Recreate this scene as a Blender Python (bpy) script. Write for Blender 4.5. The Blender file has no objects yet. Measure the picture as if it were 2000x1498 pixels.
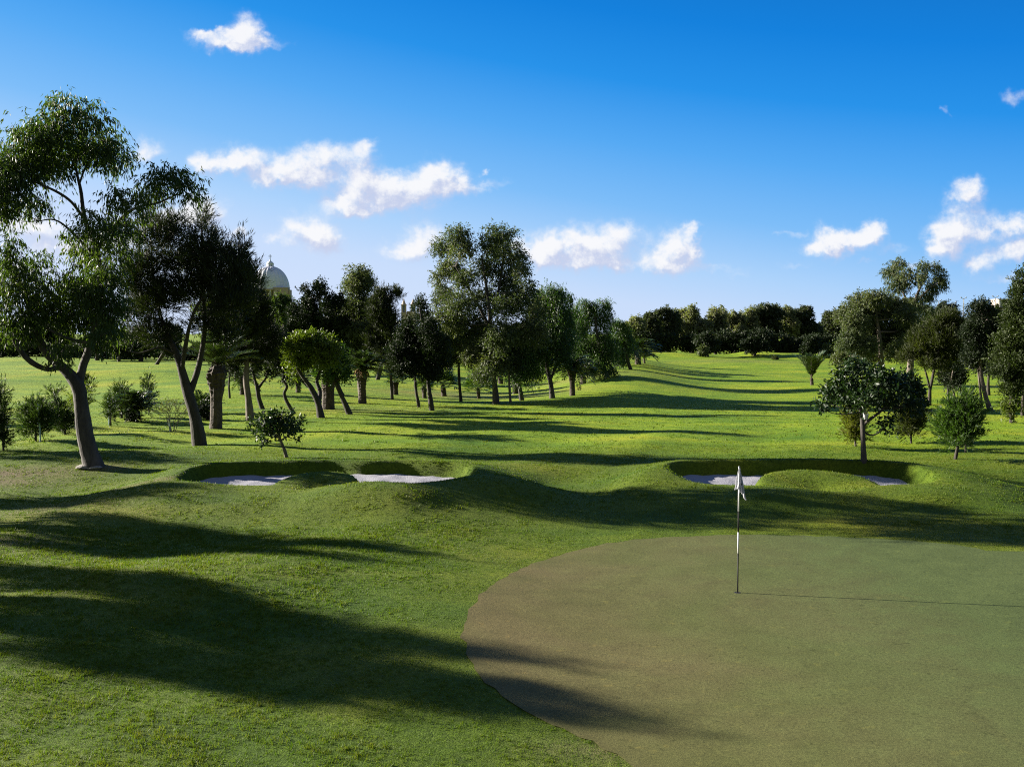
import bpy, math, random
import numpy as np
from mathutils import Vector, geometry
R = math.radians
C = bpy.context.scene.collection
SC = bpy.context.scene

# ------------------------------------------------------------------ camera
H, F, W0, H0 = 4.45, 1850.0, 2000, 1498
PITCH = R(3.06)
cd = bpy.data.cameras.new('camera'); cam = bpy.data.objects.new('camera', cd); C.objects.link(cam)
cd.sensor_width = 36; cd.lens = 36 * F / W0; cd.clip_end = 6000; cd.clip_start = .1
cam.location = (0, 0, H); cam.rotation_euler = (math.pi / 2 - PITCH, 0, 0)
SC.camera = cam
cp, sp = math.cos(PITCH), math.sin(PITCH)

def ray(px, py):
    u = (px - 1000) / F; v = (749 - py) / F
    return np.array([u, cp + v * sp, -sp + v * cp])
def at(px, py, Y):                      # point seen at a photo pixel, Y metres ahead
    d = ray(px, py); return np.array([0, 0, H]) + d * (Y / d[1])
def depth(Y, Z=0): return Y * cp + (H - Z) * sp

# ------------------------------------------------------------------ terrain
def sm(a, b, x):
    t = np.clip((x - a) / (b - a), 0, 1); return t * t * (3 - 2 * t)
BUNK = [dict(cx=-4.95, cy=25.62, a=3.95, b=1.72, tx=-5.15, ty=24.1, ta=1.1, tb=1.6, lip=.55, back=.76),
        dict(cx=7.8, cy=25.65, a=3.55, b=1.7, tx=7.95, ty=24.1, ta=1.5, tb=1.65, lip=.55, back=.78)]
def sd_ell(x, y, cx, cy, a, b):
    dx, dy = (x - cx), (y - cy)
    q = np.sqrt((dx / a) ** 2 + (dy / b) ** 2) + 1e-6
    g = np.sqrt((dx / a ** 2) ** 2 + (dy / b ** 2) ** 2) / q + 1e-6
    return (q - 1) / g
def bunk_sd(B, x, y):
    wob = .07 * np.sin(x * 1.7 + y) + .05 * np.sin(x * 3.1 - y * 2)
    dx, dy = np.abs(x - B['cx']) / B['a'], np.abs(y - B['cy']) / B['b']; m = 2.9
    q = (dx ** m + dy ** m) ** (1 / m) + 1e-6
    s = (q - 1) / (np.sqrt((dx ** (m - 1) / B['a']) ** 2 + (dy ** (m - 1) / B['b']) ** 2) * q ** (1 - m) + 1e-6) + wob
    t = sd_ell(x, y, B['tx'], B['ty'], B['ta'], B['tb']) + wob
    return np.maximum(s, -t)
def FLOOR(y): return .22 + .16 * sm(24.2, 26.9, y)
def gau(x, y, cx, cy, sx, sy): return np.exp(-((x - cx) / sx) ** 2 - ((y - cy) / sy) ** 2)
def hz(x, y, sand=False):
    x = np.asarray(x, float); y = np.asarray(y, float)
    near = 1 - sm(30, 60, y)
    gm = 1 - sm(.75, 1.35, np.sqrt(((x - 7) / 10) ** 2 + ((y - 13) / 10) ** 2))
    n = .07 * np.sin(x * .55 + 1.3 * np.sin(y * .22)) * np.sin(y * .47 + .6) + .05 * np.sin(x * .9 - y * .5 + 2) \
        + .02 * np.sin(x * 1.9 + y * .7) * np.sin(y * 1.6 - x * .5)
    z = n * (1 - .9 * gm) * near + .038 * (x - 3.8) * gm * sm(-2, 3, x)
    # swell in the left foreground
    z = z + .22 * gau(x, y, -4.5, 16.5, 4.5, 2.6) + .10 * gau(x, y, -7, 11.5, 3.5, 2.2)
    z = z * (1 - .7 * sm(21, 23, y) * (1 - sm(29, 33, y))) + .42 * sm(25, 29, y) * (1 - sm(36, 60, y))
    z = z + .25 * gau(x, y, -13.6, 30.2, 3.2, 1.6)
    # far undulation
    f = sm(40, 80, y)
    z = z + f * (.30 * np.sin(x * .11 + .5) * np.sin(y * .06 + 1) + .12 * np.sin(x * .23 + y * .09))
    z = z + 1.15 * np.exp(-((x - (9 + (y - 75) * .10)) / 5.5) ** 2) * sm(58, 84, y) * (1 - sm(125, 165, y))
    z = z - .7 * np.exp(-((x + 2 - (y - 75) * .1) / 8) ** 2) * sm(58, 80, y) * (1 - sm(110, 150, y))
    z = z + .9 * np.exp(-((y - 92) / 7) ** 2) * np.exp(-((x + 38) / 16) ** 2)
    z = z + .9 * gau(x, y, 27, 167, 16, 7) + .75 * gau(x, y, 52, 163, 8, 6) + .8 * gau(x, y, 43, 168, 3, 5) - .5 * gau(x, y, 36, 165, 5, 4)
    for B in BUNK:
        s = bunk_sd(B, x, y)
        yr = np.clip((y - B['cy']) / B['b'], -1.3, 1.3)
        tt = sm(-.9, .9, yr)
        rim = B['lip'] * (1 - tt) + B['back'] * tt
        w = 2.3 * (1 - tt) + 1.5 * tt
        so = np.maximum(s, 0); e = np.exp(-(so / w) ** 2)
        zo = z * (1 - e) + rim * e
        k = sm(-.36, .02, s); fl = FLOOR(y) - .07
        z = np.where(s < .02, fl + (zo - fl) * k, zo)
    # shoulders and bulges of the mounds
    z = z + .30 * gau(x, y, -.1, 24.1, 1.5, 1.1) + .16 * gau(x, y, 3.6, 25.0, .9, 1.0) + .18 * gau(x, y, 12.6, 25.0, 1.6, 1.5)
    z = z + .05 * gau(x, y, -5.1, 25.0, 1.0, .6) + .12 * gau(x, y, 7.95, 25.1, 1.4, .65) + .40 * gau(x, y, -3.2, 22.6, 1.9, 1.0) + .12 * gau(x, y, -8.6, 23.4, 1.6, 1.2) + .16 * gau(x, y, 6.4, 22.8, 1.6, .8) + .14 * gau(x, y, 10.6, 22.9, 1.5, .8)
    return z
def ground_at(px, py):
    d = ray(px, py); t = np.concatenate([np.arange(4, 60, .04), np.arange(60, 400, .2)]) / d[1]
    X = d[0] * t; Y = d[1] * t; Z = H + d[2] * t
    k = np.nonzero(Z < hz(X, Y))[0]
    if len(k) == 0: return np.array([X[-1], Y[-1], float(hz(X[-1], Y[-1]))])
    i = k[0]; return np.array([X[i], Y[i], float(hz(X[i], Y[i]))])

# ------------------------------------------------------------------ materials
def newmat(name):
    m = bpy.data.materials.new(name); m.use_nodes = True; nt = m.node_tree; nt.nodes.clear()
    out = nt.nodes.new('ShaderNodeOutputMaterial'); return m, nt, out
def nd(nt, t, **kw):
    n = nt.nodes.new(t)
    for k, v in kw.items():
        if k.startswith('i_'):
            key = k[2:]; key = int(key) if key.isdigit() else key.replace('_', ' ')
            n.inputs[key].default_value = v
        else: setattr(n, k, v)
    return n
def ramp(nt, stops, interp='LINEAR'):
    n = nt.nodes.new('ShaderNodeValToRGB'); n.color_ramp.interpolation = interp
    e = n.color_ramp.elements
    while len(e) < len(stops): e.new(.5)
    for k, (p, c) in enumerate(stops): e[k].position = p; e[k].color = (*c, 1)
    return n
def mixc(nt, a, b, fac, mode='MIX'):
    n = nt.nodes.new('ShaderNodeMix'); n.data_type = 'RGBA'; n.blend_type = mode
    for sock, v in ((n.inputs[0], fac), (n.inputs[6], a), (n.inputs[7], b)):
        if hasattr(v, 'is_output'): nt.links.new(v, sock)
        elif isinstance(v, (int, float)): sock.default_value = v
        else: sock.default_value = (*v, 1)
    return n.outputs[2]
def noise(nt, scale, detail=4, rough=.55, vec=None, dist=0):
    n = nd(nt, 'ShaderNodeTexNoise'); n.inputs['Scale'].default_value = scale; n.inputs['Detail'].default_value = detail
    n.inputs['Roughness'].default_value = rough; n.inputs['Distortion'].default_value = dist
    if vec is not None: nt.links.new(vec, n.inputs['Vector'])
    return n.outputs['Fac']
def objvec(nt, scale=(1, 1, 1)):
    tc = nd(nt, 'ShaderNodeNewGeometry'); mp = nd(nt, 'ShaderNodeMapping'); mp.inputs['Scale'].default_value = scale
    nt.links.new(tc.outputs['Position'], mp.inputs['Vector']); return mp.outputs['Vector']

FS = {'fan_leaf': 1.1, 'palm_leaflet': .85, 'juniper_needle': .8, 'gum_leaf': .8, 'grey_gum_leaf': .95, 'pepper_leaf': .85, 'far_gum_leaf': 1.2, 'lime_leaf': .7, 'yellow_needle': .75, 'needle': .75}
def leaf_mat(name, cols, trans=.35, rough=.5, spec=.3, tcol=None, seed=0):
    m, nt, out = newmat(name)
    at_ = nd(nt, 'ShaderNodeAttribute', attribute_name='leaf')
    cols = [tuple(x * FS.get(name, .62) for x in c) for c in cols] if name not in ('grass_blade', 'flag_cloth') else cols; n = len(cols); rp = ramp(nt, [(i / (n - 1), c) for i, c in enumerate(cols)])
    nt.links.new(at_.outputs['Fac'], rp.inputs['Fac'])
    b = nd(nt, 'ShaderNodeBsdfPrincipled'); b.inputs['Roughness'].default_value = rough
    b.inputs['Specular IOR Level'].default_value = spec
    nt.links.new(rp.outputs['Color'], b.inputs['Base Color'])
    tr = nd(nt, 'ShaderNodeBsdfTranslucent')
    tc = mixc(nt, rp.outputs['Color'], tcol or (1.5, 1.75, .55), 1.0, 'MULTIPLY')
    nt.links.new(tc, tr.inputs['Color'])
    mx = nd(nt, 'ShaderNodeMixShader'); mx.inputs[0].default_value = trans
    nt.links.new(b.outputs[0], mx.inputs[1]); nt.links.new(tr.outputs[0], mx.inputs[2])
    nt.links.new(mx.outputs[0], out.inputs['Surface']); return m
def bark_mat(name, c1, c2, scale=6, stretch=.25, bump=.5):
    m, nt, out = newmat(name)
    v = objvec(nt, (1, 1, stretch))
    f = noise(nt, scale, 6, .65, v, .6); f2 = noise(nt, scale * 4, 4, .6, v)
    rp = ramp(nt, [(.3, c1), (.7, c2)]); nt.links.new(f, rp.inputs['Fac'])
    col = mixc(nt, rp.outputs['Color'], mixc(nt, (.6, .6, .6), (1.25, 1.25, 1.25), f2), .8, 'MULTIPLY')
    b = nd(nt, 'ShaderNodeBsdfPrincipled'); b.inputs['Roughness'].default_value = .9
    nt.links.new(col, b.inputs['Base Color'])
    bp = nd(nt, 'ShaderNodeBump'); bp.inputs['Strength'].default_value = bump; bp.inputs['Distance'].default_value = .05
    nt.links.new(f, bp.inputs['Height']); nt.links.new(bp.outputs[0], b.inputs['Normal'])
    nt.links.new(b.outputs[0], out.inputs['Surface']); return m
def plain(name, col, rough=.6, var=.15, scale=3, metal=0, bump=0):
    m, nt, out = newmat(name)
    v = objvec(nt); f = noise(nt, scale, 5, .6, v)
    c = mixc(nt, tuple(x * (1 - var) for x in col), tuple(min(1, x * (1 + var)) for x in col), f)
    b = nd(nt, 'ShaderNodeBsdfPrincipled'); b.inputs['Roughness'].default_value = rough; b.inputs['Metallic'].default_value = metal
    nt.links.new(c, b.inputs['Base Color'])
    if bump:
        bp = nd(nt, 'ShaderNodeBump'); bp.inputs['Strength'].default_value = bump; bp.inputs['Distance'].default_value = .03
        nt.links.new(noise(nt, scale * 8, 5, .6, v), bp.inputs['Height']); nt.links.new(bp.outputs[0], b.inputs['Normal'])
    nt.links.new(b.outputs[0], out.inputs['Surface']); return m

def grass_mat():
    m, nt, out = newmat('lawn')
    v = objvec(nt)
    big = noise(nt, .16, 4, .6, v, .4); mid = noise(nt, .9, 5, .6, v, .3); fine = noise(nt, 14, 6, .7, v)
    streak = noise(nt, .35, 4, .6, objvec(nt, (.35, 1.6, 1)), .3)
    r1 = ramp(nt, [(.30, (.040, .078, .004)), (.52, (.072, .112, .006)), (.72, (.115, .132, .011))])
    nt.links.new(big, r1.inputs['Fac'])
    r2 = ramp(nt, [(.25, (.62, .68, .60)), (.5, (1, 1, 1)), (.75, (1.25, 1.16, 1.2))]); nt.links.new(mid, r2.inputs['Fac'])
    c = mixc(nt, r1.outputs['Color'], r2.outputs['Color'], .75, 'MULTIPLY')
    r4 = ramp(nt, [(.35, (.74, .86, .72)), (.65, (1.40, 1.18, 1.1))]); nt.links.new(streak, r4.inputs['Fac'])
    c = mixc(nt, c, r4.outputs['Color'], .8, 'MULTIPLY')
    # paler, yellower mown fairway; also puts the foreground's vignette dimness into the colour
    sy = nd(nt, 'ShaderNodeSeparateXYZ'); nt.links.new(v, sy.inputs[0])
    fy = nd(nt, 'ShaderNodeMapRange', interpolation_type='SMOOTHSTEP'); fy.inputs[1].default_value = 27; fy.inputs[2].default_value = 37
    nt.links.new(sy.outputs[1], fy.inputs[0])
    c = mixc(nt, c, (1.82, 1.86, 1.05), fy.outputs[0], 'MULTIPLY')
    r3 = ramp(nt, [(.3, (.35, .4, .35)), (.7, (1.6, 1.5, 1.4))]); nt.links.new(fine, r3.inputs['Fac'])
    c = mixc(nt, c, r3.outputs['Color'], .7, 'MULTIPLY')
    # worn, dry patches: vertex weight set where the photo shows bare earth
    a = nd(nt, 'ShaderNodeAttribute', attribute_name='bare')
    mm = nd(nt, 'ShaderNodeMath', operation='MULTIPLY'); nt.links.new(a.outputs['Fac'], mm.inputs[0])
    rr = ramp(nt, [(.3, (.35, .35, .35)), (.55, (1, 1, 1))]); nt.links.new(mid, rr.inputs['Fac']); nt.links.new(rr.outputs['Color'], mm.inputs[1])
    c = mixc(nt, c, (.14, .10, .06), mm.outputs[0])
    b = nd(nt, 'ShaderNodeBsdfPrincipled'); b.inputs['Roughness'].default_value = .85
    b.inputs['Specular IOR Level'].default_value = .15
    nt.links.new(c, b.inputs['Base Color'])
    bp = nd(nt, 'ShaderNodeBump'); bp.inputs['Strength'].default_value = .7; bp.inputs['Distance'].default_value = .05
    ad = nd(nt, 'ShaderNodeMath', operation='ADD'); nt.links.new(noise(nt, 9, 6, .75, v), ad.inputs[0]); nt.links.new(noise(nt, 45, 3, .7, v), ad.inputs[1])
    nt.links.new(ad.outputs[0], bp.inputs['Height']); nt.links.new(bp.outputs[0], b.inputs['Normal'])
    nt.links.new(b.outputs[0], out.inputs['Surface']); return m
def green_mat():
    m, nt, out = newmat('putting_turf')
    v = objvec(nt)
    big = noise(nt, .22, 4, .6, v, .5); mid = noise(nt, 1.6, 6, .65, v, .3); fine = noise(nt, 30, 6, .75, v)
    r1 = ramp(nt, [(.36, (.084, .087, .023)), (.50, (.106, .094, .033)), (.62, (.118, .095, .039))]); nt.links.new(big, r1.inputs['Fac'])
    # the right side of the green is lusher
    sx = nd(nt, 'ShaderNodeSeparateXYZ'); nt.links.new(v, sx.inputs[0])
    mr = nd(nt, 'ShaderNodeMapRange'); mr.inputs[1].default_value = 2.5; mr.inputs[2].default_value = 9.5
    ad = nd(nt, 'ShaderNodeMath', operation='MULTIPLY_ADD'); nt.links.new(mid, ad.inputs[0]); ad.inputs[1].default_value = 5; nt.links.new(sx.outputs[0], ad.inputs[2])
    nt.links.new(ad.outputs[0], mr.inputs[0])
    c = mixc(nt, r1.outputs['Color'], (.062, .084, .025), mr.outputs[0])
    r2 = ramp(nt, [(.25, (.70, .73, .70)), (.75, (1.28, 1.24, 1.26))]); nt.links.new(mid, r2.inputs['Fac'])
    c = mixc(nt, c, r2.outputs['Color'], .8, 'MULTIPLY')
    r3 = ramp(nt, [(.3, (.42, .44, .42)), (.7, (1.55, 1.5, 1.5))]); nt.links.new(fine, r3.inputs['Fac'])
    c = mixc(nt, c, r3.outputs['Color'], .8, 'MULTIPLY')
    # pitch marks and scuffs
    r5 = ramp(nt, [(.66, (1, 1, 1)), (.72, (1.35, 1.25, 1.1))]); nt.links.new(noise(nt, 5.5, 2, .5, v), r5.inputs['Fac'])
    c = mixc(nt, c, r5.outputs['Color'], .7, 'MULTIPLY')
    r6 = ramp(nt, [(.27, (.62, .64, .55)), (.33, (1, 1, 1))]); nt.links.new(noise(nt, 7.5, 2, .5, v), r6.inputs['Fac'])
    c = mixc(nt, c, r6.outputs['Color'], .7, 'MULTIPLY')
    b = nd(nt, 'ShaderNodeBsdfPrincipled'); b.inputs['Roughness'].default_value = .85; b.inputs['Specular IOR Level'].default_value = .15
    nt.links.new(c, b.inputs['Base Color'])
    bp = nd(nt, 'ShaderNodeBump'); bp.inputs['Strength'].default_value = .45; bp.inputs['Distance'].default_value = .015
    nt.links.new(noise(nt, 60, 5, .75, v), bp.inputs['Height']); nt.links.new(bp.outputs[0], b.inputs['Normal'])
    nt.links.new(b.outputs[0], out.inputs['Surface']); return m

M = {}
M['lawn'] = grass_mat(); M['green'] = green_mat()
M['sand'] = plain('sand', (.25, .245, .28), .95, .12, 3, 0, .5)  # bluish grey: the shade lying on the sand is put into its colour
M['blade'] = leaf_mat('grass_blade', [(.018, .050, .003), (.044, .092, .004), (.080, .122, .007), (.130, .140, .020)], .40, .6, .2, (1.3, 1.4, .6))
M['gum'] = leaf_mat('gum_leaf', [(.018, .034, .012), (.034, .058, .017), (.055, .085, .022), (.085, .105, .035)], .36, .5, .2, (1.7, 1.9, .5))
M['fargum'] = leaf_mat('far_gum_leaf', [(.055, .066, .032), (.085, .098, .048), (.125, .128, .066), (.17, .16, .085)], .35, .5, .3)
M['gum2'] = leaf_mat('grey_gum_leaf', [(.030, .046, .022), (.052, .070, .032), (.078, .095, .045), (.13, .125, .06)], .28, .55, .2)
M['cas'] = leaf_mat('needle', [(.014, .020, .008), (.026, .036, .013), (.042, .052, .020)], .2, .6, .25)
M['olive'] = leaf_mat('olive_needle', [(.024, .034, .008), (.045, .058, .013), (.075, .085, .020)], .3, .6, .25)
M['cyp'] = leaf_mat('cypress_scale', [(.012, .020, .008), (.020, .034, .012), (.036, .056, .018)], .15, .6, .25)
M['cyp2'] = leaf_mat('sunny_cypress_scale', [(.022, .034, .009), (.040, .060, .014), (.065, .088, .022)], .2, .6, .25)  # lighter copy of the cypress colour, sunlight put into the leaves
M['broad'] = leaf_mat('glossy_leaf', [(.016, .034, .010), (.026, .055, .014), (.042, .080, .020)], .18, .5, .3)
M['lime'] = leaf_mat('lime_leaf', [(.050, .075, .014), (.095, .13, .020), (.16, .18, .032)], .40, .5, .3)
M['pepper'] = leaf_mat('pepper_leaf', [(.022, .048, .010), (.038, .076, .014), (.065, .110, .022)], .35, .5, .3)
M['conif'] = leaf_mat('juniper_needle', [(.018, .034, .010), (.032, .056, .015), (.058, .084, .022)], .25, .6, .25)
M['yell'] = leaf_mat('yellow_needle', [(.050, .066, .009), (.090, .105, .014), (.14, .14, .022)], .35, .6, .2)
M['palm'] = leaf_mat('palm_leaflet', [(.022, .042, .012), (.040, .066, .020), (.064, .092, .032)], .25, .35, .5)
M['fan'] = leaf_mat('fan_leaf', [(.030, .060, .012), (.055, .095, .018), (.09, .13, .03)], .3, .35, .4)
M['dead'] = plain('dry_frond', (.24, .13, .05), .9, .3, 5)
M['bark'] = bark_mat('gum_bark', (.02, .017, .015), (.085, .072, .062), 4, .22, .8)
M['dark'] = bark_mat('dark_bark', (.017, .014, .011), (.055, .043, .035), 6, .2, .9)
M['pale'] = bark_mat('pale_bark', (.065, .052, .042), (.17, .135, .11), 6, .25, .6)
M['ptrunk'] = bark_mat('palm_trunk', (.022, .016, .013), (.10, .074, .056), 9, .6, .8)
M['gum3'] = leaf_mat('shaded_far_leaf', [(.040, .055, .026), (.062, .080, .036), (.09, .10, .048)], .3, .5, .2)  # darker copy of the far gum leaf, shade put into its colour
M['stake'] = plain('painted_stake', (.25, .36, .38), .6, .15, 6)
M['stone'] = plain('dome_stone', (.60, .62, .70), .8, .08, .2)
M['lime_s'] = plain('limestone', (.33, .26, .22), .85, .12, .3)
M['rock'] = plain('white_rock', (.26, .235, .21), .9, .25, 5, 0, .8)
M['white'] = plain('white_paint', (.66, .66, .68), .45, .04, 4)
M['black'] = plain('black_paint', (.006, .006, .006), .8, .1, 4)
M['cloth'] = leaf_mat('flag_cloth', [(.56, .56, .60), (.62, .62, .64)], .5, .8, .1, (1, 1, 1))
M['cup'] = plain('cup_shade', (.006, .006, .006), .9, .1)
M['steel'] = plain('galvanised_steel', (.24, .25, .27), .5, .1, 1)
M['glass'] = plain('window_glass', (.10, .13, .17), .12, .2, .4)
M['wallc'] = plain('cream_render', (.36, .30, .26), .9, .08, .3)

# ------------------------------------------------------------------ mesh helpers
def mesh_np(name, V, Fq, mat, parent=None, smooth=False, leaf=None, origin=None):
    V = np.asarray(V, np.float32)
    if origin is not None: V = V - np.asarray(origin, np.float32)
    me = bpy.data.meshes.new(name); Fq = np.asarray(Fq, np.int32); nf, k = Fq.shape
    me.vertices.add(len(V)); me.vertices.foreach_set('co', V.ravel())
    me.loops.add(nf * k); me.loops.foreach_set('vertex_index', Fq.ravel())
    me.polygons.add(nf); me.polygons.foreach_set('loop_start', np.arange(0, nf * k, k, dtype=np.int32))
    me.polygons.foreach_set('use_smooth', np.full(nf, smooth))
    me.update(calc_edges=True)
    if leaf is not None:
        a = me.attributes.new('leaf', 'FLOAT', 'FACE'); a.data.foreach_set('value', np.asarray(leaf, np.float32))
    me.materials.append(mat)
    o = bpy.data.objects.new(name, me); C.objects.link(o)
    if parent is not None: o.parent = parent
    return o
def tag(o, label=None, cat=None, group=None, kind=None):
    for k, v in (('label', label), ('category', cat), ('group', group), ('kind', kind)):
        if v: o[k] = v
    return o
def thing(name, loc, label, cat, group=None):
    o = bpy.data.objects.new(name, None); C.objects.link(o); o.location = loc; o.empty_display_size = .3
    return tag(o, label, cat, group)

class MB:
    def __init__(s): s.v = []; s.f = []; s.n = 0
    def add(s, V, Fq):
        V = np.asarray(V, float); s.v.append(V); s.f.append(np.asarray(Fq, int) + s.n); s.n += len(V)
    def tube(s, P, rad, sides=7, rough=0, rng=None, cap=True):
        P = np.asarray(P, float); n = len(P); rad = np.asarray(rad, float)
        T = np.gradient(P, axis=0); T /= np.linalg.norm(T, axis=1)[:, None] + 1e-9
        ref = np.array([.31, .95, .05]); U = np.cross(T, ref); U /= np.linalg.norm(U, axis=1)[:, None] + 1e-9
        Wv = np.cross(T, U); a = np.linspace(0, 2 * np.pi, sides, endpoint=False)
        rr = rad[:, None] * np.ones((1, sides))
        if rough and rng is not None: rr = rr * (1 + rough * rng.normal(0, 1, (n, sides)))
        ring = P[:, None, :] + rr[..., None] * (np.cos(a)[None, :, None] * U[:, None, :] + np.sin(a)[None, :, None] * Wv[:, None, :])
        V = ring.reshape(-1, 3); i = np.arange(n - 1)[:, None] * sides; j = np.arange(sides)[None, :]; j2 = (j + 1) % sides
        Fq = np.stack([i + j, i + j2, i + sides + j2, i + sides + j], -1).reshape(-1, 4)
        s.add(V, Fq)
        if cap:
            c = np.vstack([ring[-1], P[-1:]]); k = np.arange(sides)
            s.add(c, np.stack([k, (k + 1) % sides, np.full(sides, sides), np.full(sides, sides)], -1)[:, [0, 1, 2, 2]] if False else np.stack([k[::2], (k[::2] + 1) % sides, (k[::2] + 2) % sides, np.full(len(k[::2]), sides)], -1))
    def box(s, x0, x1, y0, y1, z0, z1):
        V = [(x, y, z) for z in (z0, z1) for y in (y0, y1) for x in (x0, x1)]
        s.add(V, [(0, 2, 3, 1), (4, 5, 7, 6), (0, 1, 5, 4), (2, 6, 7, 3), (0, 4, 6, 2), (1, 3, 7, 5)])
    def lathe(s, prof, c=(0, 0, 0), seg=24, rib=None):
        prof = np.asarray(prof, float); n = len(prof); a = np.linspace(0, 2 * np.pi, seg, endpoint=False)
        r = prof[:, :1] * (np.ones((1, seg)) if rib is None else rib(a)[None, :])
        V = np.stack([c[0] + r * np.cos(a), c[1] + r * np.sin(a), c[2] + prof[:, 1:2] * np.ones((1, seg))], -1).reshape(-1, 3)
        i = np.arange(n - 1)[:, None] * seg; j = np.arange(seg)[None, :]; j2 = (j + 1) % seg
        s.add(V, np.stack([i + j, i + j2, i + seg + j2, i + seg + j], -1).reshape(-1, 4))
    def build(s, name, mat, parent=None, origin=None, smooth=True):
        return mesh_np(name, np.vstack(s.v), np.vstack(s.f), mat, parent, smooth, None, origin)
def resample(P, Rd, step):
    P = np.asarray(P, float); Rd = np.asarray(Rd, float); n = len(P)
    if n == 2:
        k = max(2, int(np.linalg.norm(P[1] - P[0]) / step) + 1); t = np.linspace(0, 1, k)[:, None]
        return P[0] * (1 - t) + P[1] * t, Rd[0] * (1 - t[:, 0]) + Rd[1] * t[:, 0]
    E = np.vstack([2 * P[0] - P[1], P, 2 * P[-1] - P[-2]]); outp = []; outr = []
    for i in range(n - 1):
        a, b, c, d = E[i:i + 4]; k = max(2, int(np.linalg.norm(c - b) / step) + 1)
        for t in np.linspace(0, 1, k, endpoint=False):
            outp.append(.5 * (2 * b + (c - a) * t + (2 * a - 5 * b + 4 * c - d) * t * t + (3 * b - a - 3 * c + d) * t ** 3))
            outr.append(Rd[i] * (1 - t) + Rd[i + 1] * t)
    outp.append(P[-1]); outr.append(Rd[-1]); return np.array(outp), np.array(outr)

def unit(v): return v / (np.linalg.norm(v, axis=-1, keepdims=True) + 1e-9)
# leaf kinds: real length, width ratio, spray length, leaves per spray, axis mix (out, up, rand), leaf mix (axis, rand, up), coverage, min px
KIND = {
 'gum':    dict(L=.17, w=.22, S=.45, m=9,  ax=(.6, -.35, .7), lf=(.35, .45, -.85), cov=2.3, px=2.6, sub=9, sr=.50, mat='gum'),
 'gum2':   dict(L=.17, w=.34, S=.50, m=8,  ax=(.7, -.1, .7), lf=(.4, .7, -.55), cov=2.3, px=2.5, sub=10, sr=.46, mat='gum2'),
 'pepper': dict(L=.20, w=.22, S=1.1, m=12, ax=(.45, -.9, .35), lf=(.6, .45, -.6), cov=2.4, px=2.5, sub=8, sr=.5, mat='pepper'),
 'cas':    dict(L=.26, w=.10, S=.50, m=12, ax=(.55, .65, .5), lf=(.9, .50, .15), cov=2.5, px=3.6, sub=10, sr=.46, mat='cas'),
 'cyp':    dict(L=.11, w=.55, S=.40, m=9,  ax=(.7, .45, .5), lf=(.7, .6, .15), cov=2.6, px=1.9, sub=11, sr=.42, mat='cyp'),
 'broad':  dict(L=.13, w=.46, S=.28, m=7,  ax=(.7, .2, .6), lf=(.6, .7, -.15), cov=2.3, px=2.0, sub=8, sr=.5, mat='broad'),
 'lime':   dict(L=.15, w=.50, S=.35, m=7,  ax=(.7, .35, .5), lf=(.6, .7, .1), cov=2.4, px=2.0, sub=9, sr=.46, mat='lime'),
 'conif':  dict(L=.14, w=.16, S=.44, m=18, ax=(.75, .6, .28), lf=(.8, .38, .12), cov=2.6, px=2.2, sub=9, sr=.42, jit=.05, mat='conif'),
}
def crown_leaves(clumps, K, rng, pxm, dens=1.0):
    """clumps: list of (centre, radii) in metres"""
    L = max(K['L'], K['px'] * pxm); Wd = L * K['w']; Wd = max(Wd, .55 * pxm)
    Vs = []; vals = []; subs = []
    for (c, r) in clumps:
        k = K['sub']; d = unit(rng.normal(0, 1, (k, 3))); rr = rng.uniform(.12, .74, (k, 1))
        sc = c + d * rr * r; sr = r * K['sr'] * 1.12 * rng.uniform(.7, 1.25, (k, 1)); tone = rng.uniform(0, 1)
        subs.append((c, sc))
        n = int(4.2 * dens * K['cov'] * math.pi * r[0] * r[2] / (L * Wd * .6)); ns = max(6, n // K['m'])
        idx = rng.integers(0, k, ns); dd = unit(rng.normal(0, 1, (ns, 3))); rad = rng.uniform(0, 1, (ns, 1)) ** .42
        o = sc[idx] + sr[idx] * dd * rad
        out = unit(dd + .6 * unit(o - c))
        ax = unit(K['ax'][0] * out + np.array([0, 0, K['ax'][1]]) + K['ax'][2] * rng.normal(0, .6, (ns, 3)))
        m = K['m']; S = min(max(K['S'], 2.2 * pxm), 1.3 * max(r[2], r[0])) * rng.uniform(.6, 1.3, (ns, 1, 1))
        t = rng.uniform(0, 1, (ns, m, 1))
        sag = np.array([0, 0, -.25]) if K['ax'][1] < 0 else np.array([0, 0, 0.])
        p = o[:, None, :] + ax[:, None, :] * t * S + sag * t * t * S + rng.normal(0, K.get('jit', .12), (ns, m, 3)) * S * .6
        ld = unit(K['lf'][0] * ax[:, None, :] + K['lf'][1] * rng.normal(0, .7, (ns, m, 3)) + np.array([0, 0, K['lf'][2]]))
        p = p.reshape(-1, 3); ld = ld.reshape(-1, 3); q = len(p)
        wv = unit(np.cross(ld, rng.normal(0, 1, (q, 3))))
        ll = L * rng.uniform(.65, 1.25, (q, 1)); ww = Wd * rng.uniform(.7, 1.2, (q, 1)) * .5
        mid = p + ld * ll * .45
        Vs.append(np.stack([p, mid + wv * ww, p + ld * ll, mid - wv * ww], 1).reshape(-1, 3))
        sv = np.repeat(rng.uniform(0, 1, ns), m)
        vals.append(np.clip(.15 + .30 * tone + .25 * sv + .35 * rng.uniform(0, 1, q) - .05, 0, 1))
    return np.vstack(Vs), np.concatenate(vals), subs
def emit_leaves(name, V, val, mat, parent, origin):
    return mesh_np(name, V, np.arange(len(V)).reshape(-1, 4), mat, parent, False, val, origin)

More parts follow.
